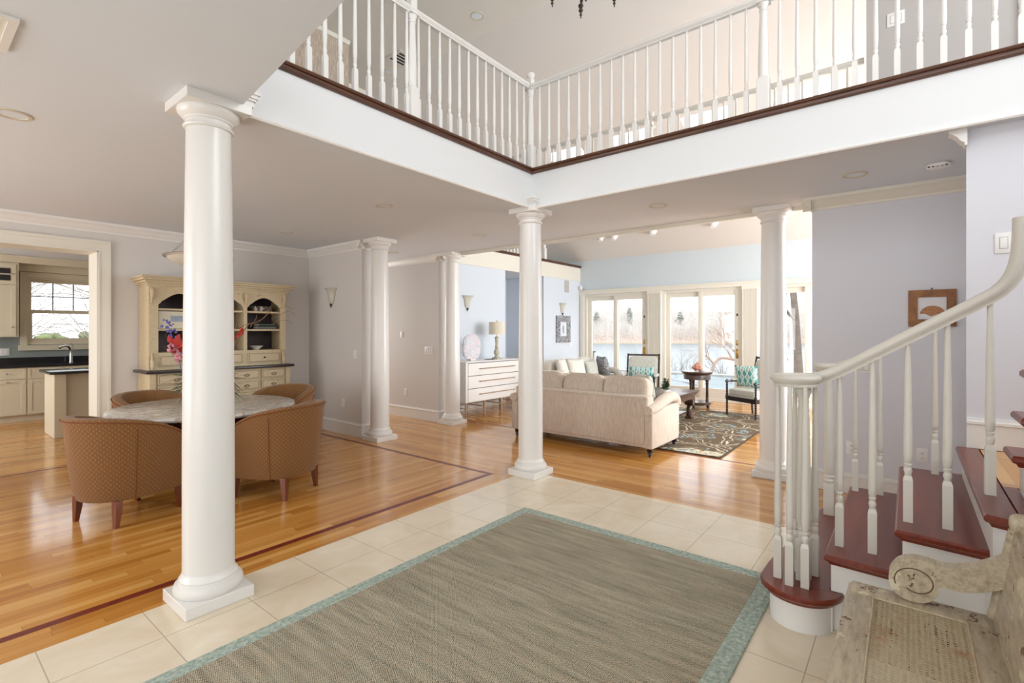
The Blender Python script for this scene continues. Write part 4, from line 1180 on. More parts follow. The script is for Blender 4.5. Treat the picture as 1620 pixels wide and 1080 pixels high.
for (a, b) in cols:
    for (c, d) in rows_:
        bm = BM(); box(bm, a, b, YF-.006, YF+.016, c, d, .004, 1); dr = mk('drawer', bm, 'hutch', t)
        bm = BM(); ii = .012
        for q in ((a+ii, b-ii, c+ii, c+ii+.004), (a+ii, b-ii, d-ii-.004, d-ii), (a+ii, a+ii+.004, c+ii, d-ii), (b-ii-.004, b-ii, c+ii, d-ii)): box(bm, q[0], q[1], YF-.0075, YF-.005, q[2], q[3])
        mk('glaze_line', bm, 'hutch_line', dr)
        bm = BM(); handle_ring(bm, (a+b)/2, YF-.006, (c+d)/2+.005); mk('handle', bm, 'iron', dr)
# upper
bm = BM(); box(bm, HX0+.03, HX0+.065, YU, YB, 1.018, 2.02); box(bm, HX1-.065, HX1-.03, YU, YB, 1.018, 2.02); box(bm, HX0+.031, HX1-.031, YU+.001, YB-.001, 2.0, 2.035); box(bm, HX0+.066, HX1-.066, YU+.012, YB, 1.018, 1.225)
for z in (1.50, 1.745): box(bm, HX0+.052, HX1-.05, YU+.03, YB-.01, z-.012, z+.012)
bay = [(1.985, 2.445), (2.49, 2.955), (3.0, 3.455)]
for x0, x1 in ((HX0+.0302, 1.985), (2.445, 2.49), (2.955, 3.0), (3.455, HX1-.0302)): box(bm, x0, x1, YU-.001, YU+.03, 1.2255, 1.999)
for x0, x1 in ((2.455, 2.48), (2.965, 2.99)): box(bm, x0, x1, YU+.03, YB-.01, 1.225, 2.0)
mk('upper_case', bm, 'hutch', t)
bm = BM(); box(bm, HX0+.066, HX1-.066, YB-.02, YB-.012, 1.226, 1.999); mk('back_panel', bm, 'hutch_in', t)
for x0, x1 in bay:
    # arched valance (shaped)
    xs_ = [x0 + (x1-x0)*i/24 for i in range(25)]
    def arch(u): 
        e = min(u, 1-u)
        return 1.80 if e < .02 else (1.80 + .045*min(1, (e-.02)/.06) if e < .10 else 1.845 + .095*math.sin(min(1, (e-.10)/.40)*PI/2))
    poly = [(x0, 2.0)] + [(x, arch((x-x0)/(x1-x0))) for x in xs_] + [(x1, 2.0)]
    bm = BM(); prism(bm, poly, YU+.002, YU+.024, 'y'); mk('arched_valance', bm, 'hutch', t)
bm = BM()
for k, (o, z0, z1) in enumerate(((.01,2.02,2.04),(.025,2.04,2.06),(.045,2.06,2.085),(.075,2.085,2.11),(.095,2.11,2.125),(.085,2.125,2.135))):
    box(bm, HX0+.03-o, HX1-.03+o, YU-o, YB, z0, z1, .002, 1)
mk('cornice', bm, 'hutch', t)
for x in (HX0+.045, HX1-.075, 2.455, 2.965):
    bm = BM(); w = .028; tube(bm, smooth_pts([(x+w/2, YU-.005, 1.99), (x+w/2, YU-.03, 1.95), (x+w/2, YU-.022, 1.90), (x+w/2, YU-.006, 1.84), (x+w/2, YU-.004, 1.80)], 3), [.017,.02,.024,.025,.023,.02,.017,.014,.012,.010,.008,.006,.005], 8); mk('carved_bracket', bm, 'hutch', t)
for x in (HX0+.06, HX1-.075):
    bm = BM(); tube(bm, smooth_pts([(x, YU-.004, 1.22), (x, YU-.012, 1.15), (x, YU-.032, 1.08), (x, YU-.03, 1.03)], 3), [.008,.01,.012,.014,.016,.02,.022,.022,.018,.014], 8); mk('carved_bracket', bm, 'hutch', t)
for (x0, x1) in bay:
    bm = BM(); box(bm, x0+.01, x1-.01, YU-.004, YU+.012, 1.055, 1.19, .004, 1); dr = mk('small_drawer', bm, 'hutch', t)
    bm = BM(); ii = .012; a, b, c, d = x0+.01, x1-.01, 1.055, 1.19
    for q in ((a+ii, b-ii, c+ii, c+ii+.005), (a+ii, b-ii, d-ii-.005, d-ii), (a+ii, a+ii+.005, c+ii, d-ii), (b-ii-.005, b-ii, c+ii, d-ii)): box(bm, q[0], q[1], YU-.006, YU-.003, q[2], q[3])
    mk('glaze_line', bm, 'hutch_line', dr)
    bm = BM(); lathe(bm, [(.004,0),(.012,.008),(.012,.016),(.004,.02)], 0, 0, 0, 12); bmesh.ops.rotate(bm, verts=bm.verts[:], cent=(0,0,0), matrix=Matrix.Rotation(PI/2, 3, 'X')); bmesh.ops.translate(bm, verts=bm.verts[:], vec=((a+b)/2, YU-.004, (c+d)/2)); mk('knob', bm, 'iron', dr)
# contents
t = thing('storage_box', 'beige storage box with a bluish label on the left hutch shelf', 'box', (2.22, 7.12, 1.513))
bm = BM(); box(bm, 2.0, 2.43, 7.02, 7.28, 1.514, 1.725, .004, 1); mk('box_body', bm, 'kit', t)
bm = BM(); box(bm, 2.13, 2.28, 7.013, 7.019, 1.60, 1.67); mk('label_card', bm, 'soap', t)
t = thing('woven_box', 'patterned long woven box lying on the top right hutch shelf', 'box', (3.24, 7.1, 1.758))
bm = BM(); box(bm, 3.12, 3.36, 7.02, 7.16, 1.758, 1.83, .012, 2); mk('woven_body', bm, 'basket', t)
for i, (z, m_, nm) in enumerate(((1.513, 'bookp', 'lower grey book lying on the middle right hutch shelf'), (1.553, 'bookg', 'upper dark green book lying on the middle right hutch shelf'))):
    t = thing('book', nm, 'book', (3.28, 7.1, z), group='books on the middle right hutch shelf')
    bm = BM(); x0 = 3.17+.01*i; box(bm, x0, 3.42-.02*i, 7.02, 7.18, z, z+.005); box(bm, x0, 3.42-.02*i, 7.02, 7.18, z+.033, z+.038); box(bm, x0, 3.42-.02*i, 7.02, 7.026, z, z+.038); mk('cover', bm, m_, t)
    bm = BM(); box(bm, x0+.004, 3.415-.02*i, 7.026, 7.175, z+.005, z+.033); mk('pages', bm, 'paper', t)
bm = BM(); lathe(bm, [(.035,0),(.04,.008),(.085,.05),(.09,.055),(.084,.055),(.035,.014),(.0001,.012)], 3.18, 7.1, 1.226, 32, cap=False); tag(mk('bowl', bm, 'ceramic', loc='base'), 'small white bowl on the bottom right hutch shelf', 'bowl')

# ================================================================== KITCHEN
t = thing('base_cabinet', 'run of cream kitchen base cabinets under the window', 'cabinet', (.9, 11.65, 0))
bm = BM(); box(bm, -1.2, 3.6, 11.37, 11.94, .10, .885); box(bm, -1.2, 3.6, 11.42, 11.94, 0, .10); mk('carcass', bm, 'kit', t)
def shaker(par, x0, x1, z0, z1, y, name, knob=None, panel=True):
    bm = BM(); s = .055 if z1-z0 > .25 else .035
    box(bm, x0, x1, y-.012, y, z0, z1)
    box(bm, x0, x0+s, y-.02, y-.011, z0, z1); box(bm, x1-s, x1, y-.02, y-.011, z0, z1); box(bm, x0+s, x1-s, y-.0195, y-.011, z1-s, z1-.0003); box(bm, x0+s, x1-s, y-.0195, y-.011, z0+.0003, z0+s)
    d = mk(name, bm, 'kit', par)
    if knob:
        bm = BM(); lathe(bm, [(.005,0),(.007,.01),(.014,.018),(.012,.026),(.004,.028)], 0, 0, 0, 12); bmesh.ops.rotate(bm, verts=bm.verts[:], cent=(0,0,0), matrix=Matrix.Rotation(PI/2, 3, 'X')); bmesh.ops.translate(bm, verts=bm.verts[:], vec=(knob[0], y-.02, knob[1])); mk('knob', bm, 'steel', d)
    return d
for x0, x1 in ((.43,.925),(.935,1.395),(1.405,1.86),(1.87,2.4)):
    shaker(t, x0+.004, x1-.004, .70, .872, 11.37, 'drawer', ((x0+x1)/2, .79)); shaker(t, x0+.004, x1-.004, .115, .69, 11.37, 'cabinet_door', ((x0+x1)/2, .655))
bm = BM(); box(bm, -1.2, 3.6, 11.33, 11.945, .885, .925, .004, 1); box(bm, -1.2, 3.6, 11.925, 11.945, .925, 1.03)
tag(mk('countertop', bm, 'black', loc='base'), 'black stone kitchen countertop with a low backsplash', 'countertop')
t = thing('wall_cabinet', 'cream kitchen wall cabinet left of the window', 'cabinet', (.9, 11.78, 1.385))
bm = BM(); box(bm, .3, 1.335, 11.61, 11.94, 1.385, 2.62); mk('carcass', bm, 'kit', t)
shaker(t, .62, 1.30, 1.40, 2.24, 11.61, 'cabinet_door', (1.255, 1.55))
d = shaker(t, .62, 1.30, 2.26, 2.59, 11.61, 'cabinet_door', (1.255, 2.43))
bm = BM(); box(bm, .70, 1.235, 11.585, 11.591, 2.32, 2.41); box(bm, .70, 1.235, 11.585, 11.591, 2.435, 2.52); mk('dark_pane', bm, 'dark', d)
bead(-1.2, 11.60, 3.0, 11.60, 0, -1, [(-.335,2.625),(0.01,2.625),(0.03,2.65),(0.09,2.71),(0.09,2.736),(-.335,2.736)], 'kit', tname())
bm = BM(); box(bm, 1.337, 3.0, 11.86, 11.935, 2.515, 2.624); struct('trim_16', bm, 'kit', 'cream frieze over the kitchen window')
t = thing('faucet', 'brushed nickel pull-down kitchen faucet below the window', 'faucet', (2.02, 11.72, .925))
bm = BM(); lathe(bm, [(.028,0),(.03,.01),(.024,.03),(.024,.14),(.018,.18)], 2.02, 11.74, .925, 20); mk('body', bm, 'steel', t)
bm = BM(); tube(bm, smooth_pts([(2.02,11.74,1.06),(2.01,11.73,1.16),(1.96,11.68,1.22),(1.88,11.60,1.215),(1.84,11.55,1.19)], 5), [.017]*11+[.015]*5+[.018]*5, 12); mk('spout', bm, 'steel', t)
bm = BM(); tube(bm, [(2.03,11.75,1.10),(2.06,11.77,1.20),(2.02,11.76,1.27)], [.012,.009,.007], 10); mk('lever', bm, 'steel', t)
t = thing('soap_dispenser', 'small nickel soap pump right of the kitchen faucet', 'dispenser', (2.42, 11.72, .925))
bm = BM(); lathe(bm, [(.02,0),(.022,.06),(.012,.08),(.012,.11),(.03,.12),(.03,.14)], 2.44, 11.72, .925, 16); mk('body', bm, 'steel', t); bm = BM(); tube(bm, [(2.44,11.72,1.04),(2.36,11.66,1.05)], .012, 8); mk('nozzle', bm, 'steel', t)
def plate(name, label, cat, pos, nrm, w, h, kindp='outlet', gang=1):
    """wall plate; nrm '-x','-y','+y' = facing direction"""
    x, y, z = pos; t = thing(name, label, cat, (x, y, z-h/2))
    def B(u0, u1, d0, d1, z0, z1, bm, bev=0):
        if nrm == '-x': box(bm, x-d1, x-d0, y+u0, y+u1, z+z0, z+z1, bev)
        elif nrm == '-y': box(bm, x+u0, x+u1, y-d1, y-d0, z+z0, z+z1, bev)
    bm = BM(); B(-w/2, w/2, 0, .006, -h/2, h/2, bm, .002); mk('plate', bm, 'plastic', t)
    for g in range(gang):
        cx = (g-(gang-1)/2)*.046
        if kindp == 'switch':
            bm = BM(); B(cx-.016, cx+.016, .006, .0085, -.033, .033, bm, .001); mk('rocker', bm, 'plastic', t)
            bm = BM(); B(cx-.0195, cx+.0195, .0055, .0066, -.0365, .0365, bm); mk('rocker_gap', bm, 'upgrey', t)
        else:
            for s in (-1, 1):
                bm = BM(); B(cx-.016, cx+.016, .006, .0078, s*.020-.014, s*.020+.014, bm, .001); o_ = mk('socket', bm, 'plastic', t)
                bm = BM(); B(cx-.008, cx-.005, .0075, .0082, s*.020-.002, s*.020+.008, bm); B(cx+.005, cx+.008, .0075, .0082, s*.020-.002, s*.020+.006, bm); B(cx-.002, cx+.002, .0075, .0082, s*.020-.010, s*.020-.006, bm); mk('slots', bm, 'dark', o_)
    return t
plate('outlet', 'white double outlet on the grey kitchen wall left of the window', 'outlet', (1.20, 11.95, 1.13), '-y', .12, .12, 'outlet', 2)
# island
t = thing('kitchen_island', 'cream kitchen island with a black top and corner post', 'island', (2.0, 9.5, 0))
bm = BM(); box(bm, 1.433, 2.9, 9.295, 9.86, 0.0, .884); mk('body', bm, 'kit', t)
bm = BM(); box(bm, 1.40, 1.53, 9.17, 9.29, 0, .885, .006, 1); mk('corner_post', bm, 'kit', t)
bm = BM(); box(bm, 1.405, 1.432, 9.292, 9.875, 0, .885, .004, 1); mk('end_panel', bm, 'kit', t)
bm = BM(); box(bm, 1.35, 3.0, 9.12, 9.90, .887, .925, .006, 2); mk('stone_top', bm, 'black', t)
bm = BM(); box(bm, 1.78, 2.3, 9.42, 9.72, .926, .932, .002, 1); tag(mk('cutting_board', bm, 'black', loc='base'), 'flat black tray lying on the kitchen island', 'tray')

# ================================================================== WALL THINGS
plate('light_switch', 'white rocker switch on the bright wall beside the landing', 'switch', (4.20, -.452, 2.015), '-x', .078, .125, 'switch')
plate('outlet', 'white outlet low on the lavender wall, right of the stair balusters', 'outlet', (5.48, -.095, .425), '-x', .075, .12)
plate('outlet', 'white outlet low on the lavender wall, near its left end', 'outlet', (5.48, .405, .415), '-x', .075, .12)
plate('light_switch', 'double rocker switch on the lavender wall behind the handrail', 'switch', (5.48, .315, 1.165), '-x', .125, .12, 'switch', 2)
plate('outlet', 'white outlet low on the short dining room wall', 'outlet', (4.10, 6.41, .445), '-x', .075, .12)
plate('light_switch', 'rocker switch on the short dining room wall', 'switch', (4.10, 6.126, 1.158), '-x', .075, .12, 'switch')
plate('thermostat', 'small white thermostat high on the hall wall', 'thermostat', (5.59, 6.928, 1.425), '-x', .085, .10, 'switch')
plate('light_switch', 'four-gang rocker switch on the hall wall', 'switch', (5.59, 6.225, 1.164), '-x', .21, .12, 'switch', 4)
plate('outlet', 'white outlet low on the hall wall', 'outlet', (5.59, 6.82, .43), '-x', .075, .12)
plate('light_switch', 'double switch under the framed print by the glass doors', 'switch', (10.44, 6.5, 1.153), '-y', .14, .12, 'switch', 2)
plate('light_switch', 'double rocker switch on the grey upstairs wall', 'switch', (5.60, .085, 4.27), '-x', .125, .12, 'switch', 2)
def sconce(label, x, y, z, ax):
    """half-bowl glass sconce; ax = outward normal"""
    t = thing('wall_sconce', label, 'wall lamp', (x, y, z), group='frosted glass wall sconces')
    bm = BM(); n = Vector(ax); s = n.cross(Vector((0,0,1)))
    rings = []
    for r, zz in ((.012,-.125),(.04,-.108),(.068,-.06),(.080,0),(.092,.05),(.122,.10),(.152,.12)):
        rings.append([bm.verts.new(Vector((x,y,z+zz)) + n*(r*.62*math.sin(PI*i/14)+.004) + s*r*math.cos(PI*i/14)) for i in range(15)])
    for a, b in zip(rings, rings[1:]):
        for i in range(14): bm.faces.new((a[i], a[i+1], b[i+1], b[i]))
    bm.faces.new(rings[0])
    mk('glass_shade', bm, 'frost', t, smooth=60)
    bm = BM(); c = Vector((x,y,z-.125)) + n*.02; soft(bm, c.x, c.y, c.z, .02, .02, .022, 2, 4); c = Vector((x,y,z-.155)) + n*.02; soft(bm, c.x, c.y, c.z, .008, .008, .016, 2, 3); mk('finial', bm, 'bronze', t)
    return t
sconce('frosted glass sconce on the short dining room wall', 4.10, 6.70, 2.0, (-1,0,0))
sconce('frosted glass sconce above the white dresser', 6.78, 6.5, 2.03, (0,-1,0))
sconce('frosted glass sconce above the mosaic framed print', 10.07, 6.5, 2.03, (0,-1,0))
# framed print by glass doors
t = thing('picture_frame', 'small print in a wide silver mosaic frame on the pale blue wall', 'picture', (10.1, 6.5, 1.22))
bm = BM(); x0, x1, z0, z1 = 9.80, 10.40, 1.215, 1.855; f_ = .15
box(bm, x0, x0+f_, 6.465, 6.497, z0, z1); box(bm, x1-f_, x1, 6.465, 6.497, z0, z1); box(bm, x0+f_, x1-f_, 6.465, 6.497, z0, z0+f_); box(bm, x0+f_, x1-f_, 6.465, 6.497, z1-f_, z1); mk('frame', bm, 'silver', t)
bm = BM(); box(bm, x0+f_, x1-f_, 6.48, 6.497, z0+f_, z1-f_); mk('print', bm, 'mirror', t)
bm = BM(); soft(bm, 10.1, 6.478, 1.53, .045, .003, .10, 2.5, 4); mk('print_motif', bm, 'soap', t)
bm = BM(); box(bm, 10.18, 10.37, 6.492, 6.499, 2.43, 2.72, .002, 1); tag(mk('speaker_grille', bm, 'upgrey', loc='base'), 'pale rectangular speaker grille high on the pale blue wall', 'speaker')
t = thing('motion_sensor', 'small white motion sensor in the corner above the glass doors', 'sensor', (10.8, 6.42, 2.55))
bm = BM(); box(bm, 10.80, 10.86, 6.40, 6.47, 2.52, 2.62, .012, 2); mk('housing', bm, 'plastic', t)
# framed sea fan
t = thing('picture_frame', 'tan sea fan print in a honey oak frame behind the handrail', 'picture', (5.47, -.157, 1.52))
ya, yb, za, zb = -.312, -.002, 1.52, 1.83; f_ = .062
def mit(bm, quad): 
    lo = [bm.verts.new((5.479, y, z)) for y, z in quad]; hi = [bm.verts.new((5.452, y, z)) for y, z in quad]
    bm.faces.new(lo); bm.faces.new(list(reversed(hi)))
    for i in range(4): bm.faces.new((lo[i], lo[(i+1)%4], hi[(i+1)%4], hi[i]))
o4 = [(ya,za),(yb,za),(yb,zb),(ya,zb)]; i4 = [(ya+f_,za+f_),(yb-f_,za+f_),(yb-f_,zb-f_),(ya+f_,zb-f_)]
for i in range(4):
    bm = BM(); mit(bm, [o4[i], o4[(i+1)%4], i4[(i+1)%4], i4[i]]); mk('frame_rail', bm, 'frameoak', t)
bm = BM(); box(bm, 5.465, 5.476, ya+f_, yb-f_, za+f_, zb-f_); mk('mat_board', bm, 'paper', t)
bm = BM(); cy, cz = -.16, 1.61
for i in range(60):
    a = PI*(.02+.96*i/59); r = .078*(1+.06*math.sin(i*2.3)); pts = [(5.4645, cy, cz-.0+0)] 
    pts = [(5.464, cy+.01, cz), (5.4635, cy+r*.6*math.cos(a), cz+.02+r*.55*math.sin(a)), (5.464, cy+r*math.cos(a), cz+.018+r*.85*math.sin(a))]
    tube(bm, pts, [.0035,.004,.003], 4)
mk('sea_fan', bm, 'fan', t)
bm = BM(); tube(bm, [(5.478,-.157,1.835),(5.462,-.157,1.845)], .004, 6); mk('hanger', bm, 'iron', t)

# ================================================================== CEILING THINGS
def can(label, x, y, z=H, r=.085):
    t = thing('recessed_light', label, 'ceiling light', (x, y, z), group='round recessed ceiling lights')
    bm = BM(); lathe(bm, [(r*.78,z-.0005),(r*.80,z-.006),(r,z-.007),(r+.004,z-.0005)], x, y, 0, 32, cap=False); mk('trim_ring', bm, 'canring', t)
    bm = BM(); lathe(bm, [(.0001,z-.003),(r*.78,z-.002),(r*.78,z-.0005)], x, y, 0, 32, cap=False); mk('lens', bm, 'ceil', t)
for lab, x, y in (('recessed light at the left edge, in front of the big column', .44, 4.06), ('recessed light over the dining room, between the first two columns', 3.08, 4.10), ('recessed light near the dining room back wall', 3.13, 6.17),
    ('recessed light nearest the middle column, on its left', 4.81, 4.40), ('recessed light just right of the middle column', 4.795, 1.957), ('recessed light over the stairs, nearest the lavender wall', 4.837, .331), ('recessed light in the hall ceiling behind the second column', 5.02, 6.45)):
    can(lab, x, y)
can('recessed light in the high upper ceiling', 4.84, 4.45, CZ, .09)
can('recessed light in the upper ceiling seen between the left balusters', 5.0, 6.5, CZ, .09); 
t = thing('smoke_detector', 'round white smoke detector on the ceiling near the stairs wall', 'smoke detector', (4.93, -.20, 2.74))
bm = BM(); lathe(bm, [(.07,2.738),(.075,2.73),(.07,2.715),(.05,2.705),(.0001,2.703)], 4.92, -.18, 0, 32, cap=False); mk('housing', bm, 'plastic', t)
bm = BM()
for k in range(5): box(bm, 4.86+.012*k*0, 4.864, -.23+.025*k, -.215+.025*k, 2.708, 2.716)
mk('vent_slots', bm, 'dark', t)
t = thing('ceiling_vent', 'small square air vent in the high ceiling behind the left balusters', 'vent', (4.87, 6.05, CZ))
bm = BM(); box(bm, 4.70, 5.04, 5.88, 6.22, CZ-.008, CZ-.001); mk('frame', bm, 'ceilup', t)
bm = BM()
for k in range(4): box(bm, 4.75, 5.0, 5.93+.07*k, 5.965+.07*k, CZ-.012, CZ-.0085)
mk('slots', bm, 'dark', t)
t = thing('access_panel', 'framed square panel in the low ceiling at the top left corner', 'panel', (.10, 2.98, H))
bm = BM(); a, b, c, d = -.06, .325, 2.80, 3.16
for q in ((a, b, c, c+.03), (a, b, d-.03, d), (a, a+.03, c+.03, d-.03), (b-.03, b, c+.03, d-.03)): box(bm, *q, H-.014, H-.001)
mk('frame', bm, 'white', t)
bm = BM(); box(bm, a+.03, b-.03, c+.03, d-.03, H-.006, H-.001); mk('panel', bm, 'cream', t)
# spots on the slope
sl_n = Vector((-(CZ-3.25), 0, -(10.9-XB))).normalized()
def onslope(px, py):
    d = W3(px, py, 1.0) - Vector((0,0,EYE)); e = Vector((0,0,EYE))
    # z = CZ-(x-XB)*SL
    s = (CZ + XB*SL - e.z) / (d.z + SL*d.x); return e + d*s
for px, py, lab in ((950.6,375,'small white spotlight on the sloped ceiling, left one of the close pair'),(971.6,373,'small white spotlight on the sloped ceiling, right one of the close pair'),(1033,365,'small white spotlight alone on the sloped ceiling'),(1129,352,'small white spotlight on the sloped ceiling furthest right')):
    p = onslope(px, py); t = thing('spotlight', lab, 'spotlight', p, group='white spotlights on the sloped ceiling')
    q = Matrix.Rotation(-math.atan2(CZ-3.25, 10.9-XB)*-1, 4, 'Y')
    bm = BM(); lathe(bm, [(.085,0),(.09,-.012),(.07,-.03),(.06,-.07),(.05,-.10),(.0001,-.10)], 0, 0, 0, 24, cap=False)
    bmesh.ops.rotate(bm, verts=bm.verts[:], cent=(0,0,0), matrix=Matrix.Rotation(math.atan2(CZ-3.25, 10.9-XB), 3, 'Y')); mk('housing', bm, 'plastic', t, local=True)
# chandelier (lower tips show at the top edge)
CX, CY, CB = 3.62, 2.10, 4.23
t = thing('chandelier', 'dark bronze chandelier whose pointed finials hang into the top edge', 'chandelier', (CX, CY, CB))
def fin(bm, x, y, z, s=1.0): lathe(bm, [(.002*s,0),(.007*s,.008*s),(.004*s,.018*s),(.012*s,.03*s),(.013*s,.038*s),(.006*s,.05*s),(.018*s,.066*s),(.022*s,.078*s),(.012*s,.09*s),(.016*s,.10*s),(.026*s,.118*s),(.02*s,.13*s),(.008*s,.14*s)], x, y, z, 16)
bm = BM(); fin(bm, CX, CY, CB, 1.25); lathe(bm, [(.02,.17),(.05,.20),(.06,.26),(.03,.34),(.02,.6),(.04,.66),(.012,.72),(.01,1.45),(.05,1.48),(.06,1.52)], CX, CY, CB, 20); mk('stem', bm, 'bronze', t)
for k in range(6):
    a = YAW + PI + k*PI/3; c, s = math.cos(a), math.sin(a)
    bm = BM(); tube(bm, smooth_pts([(CX+c*r, CY+s*r, CB+z) for r, z in ((.04,.26),(.14,.18),(.25,.16),(.308,.20),(.310,.26))], 5), .008, 8)
    fin(bm, CX+c*.310, CY+s*.310, CB+.055, .95); lathe(bm, [(.02,.24),(.045,.26),(.045,.268)], CX+c*.310, CY+s*.310, CB, 16); arm = mk('arm', bm, 'bronze', t)
    bm = BM(); lathe(bm, [(.012,.268),(.012,.36)], CX+c*.310, CY+s*.310, CB, 12); mk('candle_sleeve', bm, 'ceramic', arm)
# upstairs door seen over the left balustrade
t = thing('panel_door', 'cream panelled door upstairs glimpsed between the left balusters', 'door', (4.9, 7.38, TOPZ))
bm = BM(); box(bm, 4.5, 5.4, 7.355, 7.395, TOPZ, TOPZ+2.05); 
for a, b in ((4.40,4.5),(5.4,5.5)): box(bm, a, b, 7.34, 7.398, TOPZ, TOPZ+2.15)
box(bm, 4.5, 5.4, 7.34, 7.398, TOPZ+2.05, TOPZ+2.15); mk('door_leaf', bm, 'cream', t)
# door casing on the grey upstairs wall (right edge)
bm = BM(); box(bm, 5.57, 5.60, -.80, -.70, TOPZ, 5.3); box(bm, 5.565, 5.57, -.72, -.70, TOPZ, 5.3); struct('trim_15', bm, 'cream', 'cream door casing at the right end of the upstairs wall')

# ================================================================== LIVING ROOM
t = thing('area_rug', 'brown paisley area rug with cream and blue scrolls in the living room', 'rug', (7.7, 3.1, 0))
bm = BM(); box(bm, 6.04, 9.48, 1.72, 4.45, .001, .012); mk('patterned_field', bm, 'paisley', t)
bm = BM(); box(bm, 6.02, 6.04, 1.70, 4.47, .001, .013); box(bm, 9.48, 9.50, 1.70, 4.47, .001, .013); box(bm, 6.04, 9.48, 1.70, 1.72, .001, .013); box(bm, 6.04, 9.48, 4.45, 4.47, .001, .013); mk('binding', bm, 'rugbind', t)
def sofa(label, mat, w=2.12, throw=True):
    """faces +y, local; back plane y=-.47, front .48"""
    r = thing('sofa', label, 'sofa', (0,0,0))
    hw = w/2
    bm = BM(); box(bm, -hw+.03, hw-.03, -.46, .41, .105, .42, .02, 2); mk('base', bm, mat, r, local=True)
    bm = BM(); box(bm, -hw+.075, hw-.075, -.47, -.27, .13, .715, .035, 4); mk('backrest', bm, mat, r, local=True)
    for s in (-1, 1):
        bm = BM(); x = s*(hw-.075); box(bm, x-.060, x+.060, -.47, .39, .10, .56, .02, 2); 
        ap = smooth_pts([(x+s*.01, -.50, .555), (x+s*.015, -.40, .555), (x+s*.01, -.22, .578), (x, .0, .62), (x, .22, .645), (x, .34, .63), (x, .395, .575), (x, .40, .50)], 5)
        n_ = len(ap); tube(bm, ap, [.062 + .018*min(1, i/(n_*.4)) - (.02 if i > n_-4 else 0) for i in range(n_)], 16, sq=.85)
        tube(bm, [(x, .392, .52), (x, .392, .14)], [.055,.055], 12)
        mk('arm', bm, mat, r, local=True)
    n = 3; cw = (w-.30)/n
    for i in range(n):
        cx = -hw+.15+cw*(i+.5)
        bm = BM(); soft(bm, cx, .10, .455, cw/2-.004, .38, .085, 7, 9, bulge=.15); mk('seat_cushion', bm, mat, r, local=True)
        bm = BM(); Mx = Matrix.Rotation(math.radians(-9), 4, 'X')
        soft(bm, cx, -.215, .715, cw/2+.004, .115, .205, 4.5, 10, M4=Mx)
        mk('back_cushion', bm, mat, r, local=True)
        bm = BM()
        for yy_ in (-.10, .10):
            pp = []
            for k in range(41):
                a = 2*PI*k/40; c_, s_ = math.cos(a), math.sin(a)
                dd = (abs(c_)**6 + abs(s_)**6)**(1/6); p = Mx @ Vector(((cw/2-.004)*c_/dd, yy_, .198*s_/dd)); pp.append((cx+p.x, -.215+p.y, .715+p.z))
            tube(bm, pp, .0045, 5, False)
        mk('piping', bm, mat, r, local=True)
    bm = BM(); tube(bm, [(-hw+.08, -.474, .69), (hw-.08, -.474, .69)], .004, 6); tube(bm, [(-hw+.025,-.474,.12),(-hw+.025,-.474,.50)], .003, 5); tube(bm, [(hw-.025,-.474,.12),(hw-.025,-.474,.50)], .003, 5); mk('welt', bm, mat, r, local=True)
    for x in (-hw+.07, hw-.07):
        for y in (-.41, .36):
            bm = BM(); lathe(bm, [(.016,0),(.022,.008),(.018,.02),(.030,.035),(.026,.05),(.034,.06),(.036,.08),(.030,.085),(.038,.10)], x, y, 0, 16); mk('leg', bm, 'ebony', r, local=True)
    return r
s1 = sofa('oatmeal linen sofa seen from behind, right of the middle column', 'sofa')
s1.location = (5.99, 3.365, 0); s1.rotation_euler = (0, 0, -PI/2)
s2 = sofa('pale cream sofa beyond the first one, facing the coffee table, mostly hidden', 'sofa2', 2.1)
s2.location = (8.72, 5.22, 0); s2.rotation_euler = (0, 0, PI)
def cushion(label, mat, p, w, h, t_, rot, lean=12, uvm=False):
    o = thing('throw_pillow', label, 'pillow', p, rot); 
    bm = BM(); pillow(bm, w, h, t_, 12, Matrix.Rotation(math.radians(lean), 4, 'X')); 
    bmesh.ops.translate(bm, verts=bm.verts[:], vec=(0, 0, h/2))
    mk('cover', bm, mat, o, local=True, uv=True, smooth=80)
    o.rotation_euler = (0, 0, rot); return o
PG = 'loose pillows on the sofas'
def cush(label, mat, p, w, h, t_, rot, lean=12): 
    o = cushion(label, mat, p, w, h, t_, rot, lean); o['group'] = PG; return o
cush('white throw pillow tilted at the left on the far sofa', 'sofa2', (8.05, 5.18, .545), .44, .42, .17, PI+.35, 16)
cush('square cream pillow beside the pillar of the far sofa', 'sofa2', (8.45, 5.12, .545), .42, .40, .17, PI-.4, 16)
cush('grey striped lumbar pillow on the far sofa', 'stripe', (9.0, 5.10, .545), .50, .34, .15, PI+.1, 16)
cush('grey patterned pillow leaning on the right arm of the far sofa', 'silver', (9.42, 5.05, .545), .42, .42, .16, PI+.95, 14)
cush('pale grey pillow at the right end of the near sofa', 'stripe', (6.08, 2.66, .545), .42, .40, .16, -PI/2-.75, 10)
cush('white pillow at the left end of the near sofa, beside the middle column', 'sofa2', (6.08, 4.1, .545), .42, .38, .16, -PI/2+.5, 10)

